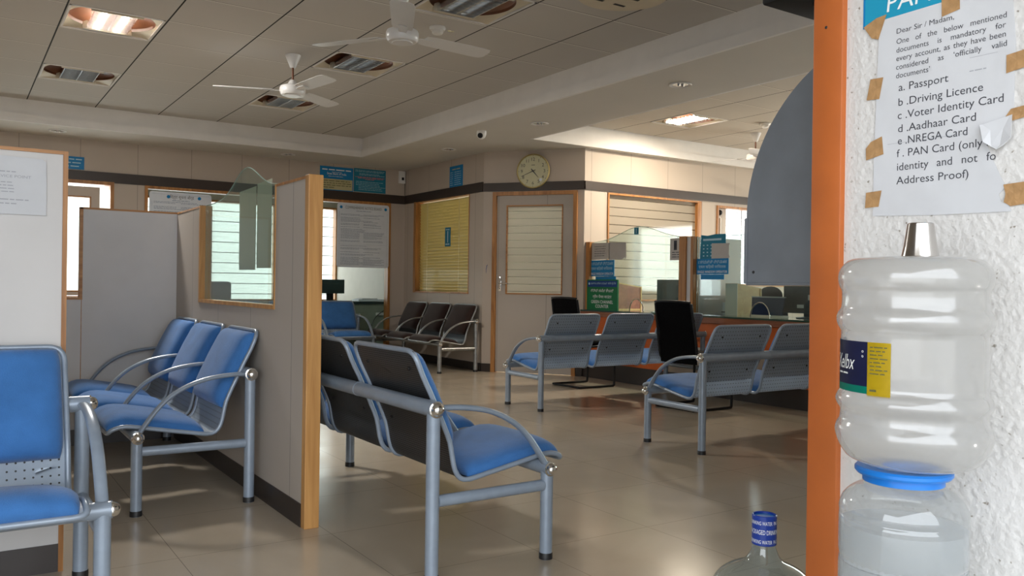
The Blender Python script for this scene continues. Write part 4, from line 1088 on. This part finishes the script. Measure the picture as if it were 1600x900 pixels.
hand('minute_hand', 203, .162, .0035, .035, M['ink'], .016); hand('hour_hand', -49, .105, .0048, .035, M['ink'], .018); hand('second_hand', -8, .10, .0012, .06, M['clockrim'], .020)
MB().lathe([(0, .014), (.009, .014), (.008, .022), (0, .023)], 16).build('hub', M['ink'], t)
q = MB().lathe([(0, .0145), (.020, .0145), (.018, .017), (0, .0175)], 20, Matrix.Translation((.098, -.108, 0)) ).build('pale_spot', M['board'], t)
q['label'] = 'pale round spot between five and four'
# sheet on the near partition
o = wallsheet('taped_sheet', M['paper'], (-.02, 3.4135, 1.276), XP, NYM, .30, .203, .0012, 'white taped sheet on the near partition, headed service point', 'paper', poly=[(0, 0), (.300, .001), (.3, .10), (.298, .19), (.285, .2), (0, .206)])
bm = bmesh.new()
add_text(bm, 'CUSTOMER SERVICE POINT', .252, .128, .0135, fit=.215, align='R'); scribble(bm, .09, .147, .115, .006, rnd)
for k in range(4): scribble(bm, .10, .110 - k * .011, .10, .005, rnd)
scribble(bm, .06, .050, .185, .006, rnd); scribble(bm, .09, .036, .12, .006, rnd)
letters(bm, 'lettering', M['inkpale'], o)

# ------------------------------------------------------------------ office behind the glass
t = empty('office_desk', (4.55, 11.5, 0), label='office desk with grey-green modesty panel behind the glazed front', cat='desk')
MB().box((-.55, -.32, .765), (.86, .35, .80), .004).build('top', M['darkteal'], t, smooth=False)
MB().box((-.52, -.27, .06), (.84, -.25, .765)).build('modesty_panel', M['desk'], t, smooth=False)
for x in (-.52, .80): MB().box((x, -.25, 0), (x + .03, .33, .765)).build('side_panel', M['desk'], t, smooth=False)
monitor('grey-green monitor on the office desk, seen through the glass beside the wooden post', 4.52, 11.28, 11.70, .90, 1.10, M['darkteal'], PI / 2).location = (4.50, 11.42, .80)
t = empty('paper_stack', (5.06, 11.36, .80), label='flat stack of papers along the office desk edge', cat='papers')
MB().box((-.20, -.12, 0), (.28, .12, .03), .004).build('files', M['board'], t, smooth=False)
MB().box((-.16, -.10, .03), (.10, .10, .045), .003, mat=Matrix.Rotation(.12, 4, 'Z')).build('top_papers', M['paper'], t, smooth=False)
o = MB().tube(spline([Vector(p_) for p_ in ((5.27, 11.17, .78), (5.25, 11.16, .70), (5.10, 11.17, .58), (5.02, 11.19, .42), (4.90, 11.18, .28), (4.84, 11.2, .05))], 6), .006, 8).build('power_cable', M['cable'])
tag(o, 'dark cable hanging down in front of the office desk panel', 'cable')
o = MB().box((5.12, 11.19, .60), (5.26, 11.225, .64), .006).build('socket_strip', M['white'])
tag(o, 'white socket strip on the office desk panel', 'socket')
for lab, x, y, rz in (('dark office chair seen low through the arched glass, nearer its wooden frame', 1.95, 12.0, .4), ('dark high-backed office chair seen through the arched glass beside the white panel', 3.05, 12.1, -.3)):
    t = empty('desk_chair', (x, y, 0), rz, lab, 'chair', 'dark office chairs behind the glass')
    MB().box((-.24, -.03, .52), (.24, .05, 1.06), .04).build('backrest', M['darkteal'], t); MB().box((-.25, -.46, .44), (.25, .0, .52), .03).build('seat', M['darkteal'], t)
    MB().lathe([(0, 0), (.28, .0), (.28, .03), (.05, .10), (.03, .44), (0, .44)], 20, Matrix.Translation((0, -.2, 0))).build('pedestal', M['black'], t)

# ------------------------------------------------------------------ right foreground
# sheet-metal quarter-round wing on the pier's inner face
pts = [(1.485, 1.065), (1.485, 1.233)]
for k in range(1, 25):
    a = k / 24 * math.acos((1.145 - 1.074) / .411); pts.append((1.074 + .411 * math.cos(a), 1.233 + .411 * math.sin(a)))
pts.append((1.145, 1.065))
t = empty('metal_wing', (1.72, 1.141, 1.065), label='grey painted sheet-metal quarter-round wing mounted behind the orange post', cat='metal wing')
MB().prism([(-(y - 1.145), z - 1.065) for y, z in pts], .004, frame((0, 0, 0), (0, -1, 0), (-1, 0, 0))).build('panel', M['sheetmetal'], t, smooth=False)
MB().box((-.010, .333, 0), (.018, .343, .170), .003).build('outer_flange', M['sheetmetal'], t)
MB().box((-.006, .0, -.004), (.020, .338, .004), .002).build('lower_flange', M['sheetmetal'], t)
for y, z in ((.315, .03), (.12, .08)): MB().lathe([(0, 0), (.004, 0), (.003, .002), (0, .0025)], 12, Matrix.Translation((-.004, y, z)) @ Matrix.Rotation(-PI / 2, 4, 'Y')).build('rivet', M['rubber'], t)
MB().box((-.0, -.004, .0), (.05, .0, .55)).build('wall_flange', M['sheetmetal'], t, smooth=False)
t = empty('wall_unit', (2.08, 1.14, 1.93), label='glossy black wall unit at the top edge, left of the orange post', cat='wall unit')
MB().box((0, .0, .0), (1.15, .61, .50), .01).build('casing', M['black'], t)
MB().box((.05, .60, .06), (1.10, .618, .46), .003).build('front_panel', M['blackgloss'], t)
MB().box((.10, .10, -.012), (1.05, .50, .002), .004).build('lower_grille', M['black'], t)

# blue sign, notice sheet and tapes on the white wall
XWW = 1.55
W = lambda y, z, d: Vector((XWW - d, y, z))
t = empty('blue_wall_sign', W(1.035, 1.588, .0), label='blue sign cut by the top edge, lettered PAN in white, on the stucco wall', cat='sign')
t.matrix_world = frame(W(1.035, 1.588, .0), (0, -1, 0), (-1, 0, 0))
MB().box((0, 0, .0005), (.42, .22, .004), .001).build('board', M['signcyan'], t, smooth=False)
MB().box((-.003, -.003, 0), (.001, .223, .0045)).build('edge_band', M['signblue'], t, smooth=False)
bm = bmesh.new(); add_text(bm, 'PAN Card', .049, .018, .050, zoff=.0047, shear=.10); letters(bm, 'lettering', M['textwhite'], t)
Y0, Z0 = 1.010, 1.192
def PW(o, poly, mat, name, d, t_=.0005): pass
out = [(0, .010), (.0, .12), (.004, .25), (.008, .401), (.14, .404), (.262, .402), (.270, .30), (.268, .17), (.214, .160), (.222, .128), (.231, .104), (.243, .075), (.257, .046), (.245, .034), (.249, .02), (.262, .014), (.267, .002), (.13, .004)]
o = empty('notice_sheet', mat=frame(W(Y0, Z0, .0044), (0, -1, 0), (-1, 0, 0)), label='large white notice listing identity documents, taped to the rough white wall', cat='notice')
bmn = MB().prism(out, .0006, Matrix.Translation((0, 0, -.0006)))
bmesh.ops.triangulate(bmn.bm, faces=[f for f in bmn.bm.faces if len(f.verts) > 4])
bmn.build('sheet', M['paper'], o, smooth=False)
fl = [(.213, .160), (.240, .166), (.268, .171), (.272, .128), (.258, .118), (.246, .112), (.236, .119), (.224, .128)]
rows = []
mb = MB().prism(fl, .0006, Matrix.Translation((.0, 0, .0)))
for v in mb.bm.verts: v.co.z += .002 + .012 * max(0, (.171 - v.co.y)) / .05 + .004 * math.sin(v.co.x * 120)
mb.build('torn_flap', M['paper'], o, smooth=False)
LINES = [(1.558, .964, .850, 'Dear Sir / Madam,', .0145), (1.5375, .964, .756, 'One of the below mentioned', .0150), (1.5205, .964, .757, 'documents is mandatory for', .0150), (1.504, .964, .757, 'every account, as they have been', .0150),
         (1.487, .964, .755, 'considered as ‘officially valid', .0150), (1.470, .964, .895, 'documents’', .0150), (1.444, .958, .859, 'a. Passport', .0215), (1.415, .958, .795, 'b .Driving Licence', .0215),
         (1.389, .959, .759, 'c .Voter Identity Card', .0215), (1.363, .958, .807, 'd .Aadhaar Card', .0215), (1.339, .958, .822, 'e .NREGA Card', .0215), (1.3145, .960, .782, 'f . PAN Card (only f', .0215),
         (1.288, .959, .771, 'identity and not fo', .0215), (1.261, .960, .819, 'Address Proof)', .0215)]
bm = bmesh.new()
for z, ya, yb, s_, sz in LINES:
    j = z > 1.48 and 'Sir' not in s_ or 'identity' in s_
    w_ = ya - yb
    add_text(bm, s_, Y0 - ya, z - Z0, sz, justify=w_ if j else None, fit=None if j else w_, zoff=.0004)
letters(bm, 'lettering', M['ink'], o)
bm = bmesh.new(); scribble(bm, .19, .262, .03, .003, rnd, z=.0003); flat_line(bm, .19, .287, .05, .0006, .0003); flat_line(bm, .03, .150, .16, .0005, .0003)
letters(bm, 'creases', M['inkpale'], o)
tapes = [((1.008, 1.578), [(-.028, .010), (.0, .022), (.022, .024), (.005, -.022), (-.010, -.016)], 'brown tape at the top left corner of the notice, over the blue sign'),
         ((.857, 1.582), [(-.016, -.014), (.018, -.008), (.017, .028), (-.017, .024)], 'brown tape on the top edge of the notice, over the blue sign'),
         ((1.005, 1.458), [(-.022, -.020), (.006, -.022), (.014, .020), (-.014, .021)], 'brown tape on the left edge, beside the word Passport'),
         ((1.006, 1.338), [(-.020, -.022), (.018, -.014), (.014, .022), (-.010, .014), (-.021, .002)], 'brown tape on the left edge, below the middle of the notice'),
         ((1.010, 1.235), [(-.017, -.016), (.013, -.015), (.019, .017), (-.015, .015)], 'brown tape at the lower left corner of the notice'),
         ((.737, 1.458), [(-.018, -.020), (.03, -.012), (.03, .018), (-.018, .012)], 'brown tape on the right edge, level with the word Passport'),
         ((.740, 1.362), [(-.024, -.012), (.03, -.004), (.03, .016), (-.006, .012)], 'brown tape above the torn right edge of the notice'),
         ((.738, 1.225), [(-.018, -.014), (-.006, -.022), (.03, -.018), (.03, .020), (-.019, .017), (-.015, .0)], 'brown tape at the lower right corner of the notice')]
for (y, z), poly, lab in tapes:
    q = MB().prism(poly, .0004).build('packing_tape', M['tape'], smooth=False); q.matrix_world = frame(W(y, z, .0052), (0, -1, 0), (-1, 0, 0))
    tag(q, lab, 'tape', 'brown packing tapes on the notice')

# water dispenser: inverted bottle on a clear jar with a blue ring
CB = Vector((1.381, .822, 0)); LEFT = Vector((-.511, .859, 0)); TOC = math.atan2(-.822, -1.381)
t = empty('water_bottle', CB, label='milky inverted water bottle with navy and yellow label, on the clear jar', cat='water bottle')
prof = [(.046, .7495), (.062, .7505), (.080, .753), (.094, .758), (.107, .766), (.118, .784), (.1235, .800), (.1245, .810), (.122, .820), (.1175, .828), (.1165, .836), (.1165, .845), (.1215, .853), (.1245, .862), (.1215, .872), (.1170, .880), (.1165, .890), (.1165, .972), (.1175, .982), (.1225, .992), (.1245, 1.002), (.1225, 1.012), (.1175, 1.020), (.1160, 1.030), (.1160, 1.050), (.1190, 1.056), (.1215, 1.064), (.1225, 1.076), (.1185, 1.090), (.107, 1.103), (.088, 1.1085), (.05, 1.1085), (.0, 1.107)]
prof = [tuple(p_) for p_ in spline([Vector(q) for q in prof], 2)]
MB().lathe(prof, 64).build('body', M['milky'], t, angle=80)
def patch(name, a0, a1, z0, z1, mat, r=.1176, skew=0., par=t):
    rows = []
    for i in range(7):
        z = z0 + (z1 - z0) * i / 6
        rows.append([(r * math.cos(TOC - math.radians(a0 + (a1 - a0) * j / 16)), r * math.sin(TOC - math.radians(a0 + (a1 - a0) * j / 16)), z + skew * j / 16) for j in range(17)])
    return MB().grid(rows, thick=.0004).build(name, mat, par)
patch('navy_label', 35, 112, .892, .966, M['labelnavy']); patch('green_label', 35, 112, .880, .892, M['labelgreen']); patch('yellow_label', 16, 35.5, .876, .966, M['labelyellow'], .1178)
def bendl(r, zc):
    def f(co): a = TOC - math.radians(0) - co.x / r; return Vector((r * math.cos(a), r * math.sin(a), zc + co.y))
    return f
bm = bmesh.new(); R_ = .1183
def arc_text(s_, adeg, z, size, fit=None, shear=0.):
    # letters run from the viewer's left to right
    me_x = math.radians(adeg) * R_
    def f(co): a = TOC - (me_x - co.x) / R_; return Vector((R_ * math.cos(a), R_ * math.sin(a), z + co.y))
    add_text(bm, s_, 0, 0, size, fit=fit, bend=f, shear=shear)
def arc_dash(adeg, z, w, h):
    n0 = len(bm.verts); scribble(bm, 0, 0, w, h, rnd, 0); bm.verts.ensure_lookup_table()
    for v in bm.verts[n0:]:
        a = TOC - (math.radians(adeg) * R_ - v.co.x) / R_; v.co = Vector((R_ * math.cos(a), R_ * math.sin(a), z + v.co.y))
arc_text('Xelbx', 80, .918, .036, fit=.062, shear=.2); arc_dash(76, .909, .04, .005)
for k, z in enumerate((.948, .940)): arc_text('o', 41, z, .008)
letters(bm, 'label_lettering', M['textwhite'], t)
bm = bmesh.new()
for k in range(8): arc_dash(33, .957 - k * .0062, .030 - (k % 3) * .004, .0032)
arc_dash(33, .885, .012, .006); letters(bm, 'fine_print', M['textolive'], t)
t = empty('steel_tumbler', CB - LEFT * .0085 + Vector((0, 0, 1.1085)), label='steel tumbler turned upside down on top of the bottle', cat='tumbler')
MB().lathe([(.0285, 0), (.0305, .001), (.0300, .003), (.0265, .020), (.0215, .055), (.0210, .0585), (.0195, .060), (.0, .0595)], 48).build('cup', M['steel'], t)
MB().lathe([(.0282, .0), (.0310, .0), (.0312, .0018), (.0302, .0030), (.0282, .0)], 48).build('rolled_rim', M['steel'], t)
CJ = CB + LEFT * .0125
t = empty('dispenser_jar', CJ, label='clear water jar with blue ring under the milky bottle', cat='jar')
jp = [(.098, .455), (.1025, .462), (.1035, .475), (.1035, .575), (.1015, .582), (.1015, .590), (.1035, .598), (.1035, .655), (.1025, .662), (.1035, .669), (.1030, .678), (.097, .693), (.085, .706), (.070, .716), (.0625, .720), (.0615, .735)]
MB().lathe([tuple(p_) for p_ in spline([Vector(q) for q in jp], 2)], 64).build('wall', M['clearplastic'], t, angle=80)
MB().lathe([(0, .455), (.098, .455)], 64).build('base_plate', M['clearplastic'], t)
MB().lathe([(0, .458), (.0985, .458), (.1015, .47), (.1015, .648), (0, .648)], 48).build('water', M['water'], t, angle=50)
MB().lathe([(.062, .722), (.0655, .722), (.0655, .733), (.0755, .735), (.0785, .739), (.0785, .744), (.0755, .7475), (.060, .749), (.045, .744), (.045, .733), (.062, .731), (.062, .722)], 64).build('ring', M['capblue'], t)
t = empty('dispenser_stand', CJ, label='white round stand carrying the clear water jar', cat='stand')
MB().lathe([(0, .43), (.105, .43), (.108, .435), (.108, .449), (.104, .455), (0, .455)], 40).build('plate', M['white'], t)
MB().lathe([(.10, 0), (.11, .0), (.085, .43), (.08, .43), (.10, 0)], 40).build('skirt', M['white'], t)
# bottle on the floor
CF = Vector((1.694, 1.391, 0))
t = empty('floor_bottle', CF, label='clear water bottle with blue lettered cap standing on the floor by the orange post', cat='water bottle')
fp = [(0, .003), (.11, .003), (.128, .012), (.136, .03), (.137, .24), (.136, .27), (.133, .292), (.126, .315), (.112, .337), (.092, .353), (.070, .364), (.050, .374), (.038, .388), (.031, .404), (.0285, .418), (.0285, .470)]
MB().lathe([tuple(p_) for p_ in spline([Vector(q) for q in fp], 3)], 64).build('body', M['clearblue'], t, angle=80)
MB().lathe([(.0292, .418), (.0302, .419), (.0302, .4895), (.0285, .4915), (.0265, .4905), (.0262, .486), (0, .486)], 40).build('cap_film', M['capnavy'], t)
MB().lathe([(0, .4865), (.0258, .4865)], 40).build('cap_top', M['capblue'], t)
bm = bmesh.new(); R_ = .0305; TOC2 = math.atan2(-CF.y, -CF.x)
for z, s_, sz in ((.470, 'DRINKING WATER  PACKAGED DRINKING WATER', .013), (.447, 'PACKAGED DRINKING WATER PACKAGED', .016), (.424, 'DRINKING WATER  PACKAGED DRINKING WATER', .013)):
    def f(co, z=z): a = TOC2 - (.042 - co.x) / R_; return Vector((R_ * math.cos(a), R_ * math.sin(a), z + co.y))
    add_text(bm, s_, 0, 0, sz, bend=f, fit=.17)
letters(bm, 'cap_lettering', M['textwhite'], t)

# ------------------------------------------------------------------ light
w = bpy.data.worlds.new('sky'); S.world = w; w.use_nodes = True
bg = w.node_tree.nodes['Background']; bg.inputs['Color'].default_value = (.90, .95, 1.0, 1); bg.inputs['Strength'].default_value = 5.0
def area(name, loc, rot, sx, sy, power, color=(1, 1, 1), portal=False):
    l = bpy.data.lights.new(name, 'AREA'); l.shape = 'RECTANGLE'; l.size = sx; l.size_y = sy; l.energy = power; l.color = color
    o = bpy.data.objects.new(name, l); COL.objects.link(o); o.location = loc; o.rotation_euler = rot
    if portal: l.cycles.is_portal = True
    return o
area('daylight_entrance', (-.07, 1.05, 1.4), (PI / 2, 0, 0), 3.25, 2.8, 1, portal=True)
area('daylight_office_window', (3.85, 13.95, 1.55), (-PI / 2, 0, 0), 3.3, 1.5, 20, (.95, .98, 1.0))
area('daylight_small_window', (.99, YL + .30, 1.5), (-PI / 2, 0, 0), 1.1, 1.3, 18, (.97, .98, 1.0))
area('daylight_louvred_window', (9.45, YR + .35, 1.62), (-PI / 2, 0, 0), 1.9, 1.0,15, (1.0, .97, .92))
area('added_window_fill', (11.3, 4.9, 1.6), (0, PI / 2, 0), 1.2, 3.3, 170, (1.0, .90, .84))  # fill light at the added, unseen window, brightens the counter hall
for cx, cy, pw in ((tile_rect(0, 2)[0] + TX / 2, TY0 + 2.5 * TY, 95), (6.55 + TX / 2, TY0 + 2.5 * TY, 70)):
    area('ceiling_lamp_glow', (cx, cy, ZT - .003), (0, 0, 0), .27, .46, pw, (1.0, .96, .90) if cx < 4 else (1.0, .86, .68))
area('cabin_fill', (7.0, 9.4, 2.95), (0, 0, 0), 1.2, 1.2, 130, (1.0, .90, .76))  # fill light added in the unseen cabin to backlight panes and blind

# ------------------------------------------------------------------ camera
cam = bpy.data.cameras.new('camera'); co = bpy.data.objects.new('camera', cam); COL.objects.link(co); S.camera = co
cam.sensor_width = 36; cam.sensor_fit = 'HORIZONTAL'; cam.lens = 36 * 1315 / 1600; cam.clip_start = .02; cam.clip_end = 200
yaw, pitch, roll = math.radians(33.70), math.radians(-.12), math.radians(.824)
f = Vector((math.sin(yaw) * math.cos(pitch), math.cos(yaw) * math.cos(pitch), math.sin(pitch))); r = Vector((math.cos(yaw), -math.sin(yaw), 0)); u = r.cross(f)
r2 = r * math.cos(roll) + u * math.sin(roll); u2 = -r * math.sin(roll) + u * math.cos(roll)
co.matrix_world = Matrix(((r2.x, u2.x, -f.x, 0), (r2.y, u2.y, -f.y, 0), (r2.z, u2.z, -f.z, 1.05), (0, 0, 0, 1)))

S.view_settings.view_transform = 'Standard'; S.view_settings.look = 'None'; S.view_settings.exposure = 0.; S.view_settings.gamma = 1.; S.view_settings.use_curve_mapping = False
S.cycles.max_bounces = 10; S.cycles.diffuse_bounces = 5; S.cycles.glossy_bounces = 4; S.cycles.transmission_bounces = 6; S.cycles.transparent_max_bounces = 16
S.cycles.caustics_reflective = False; S.cycles.caustics_refractive = False; S.cycles.sample_clamp_indirect = 6.
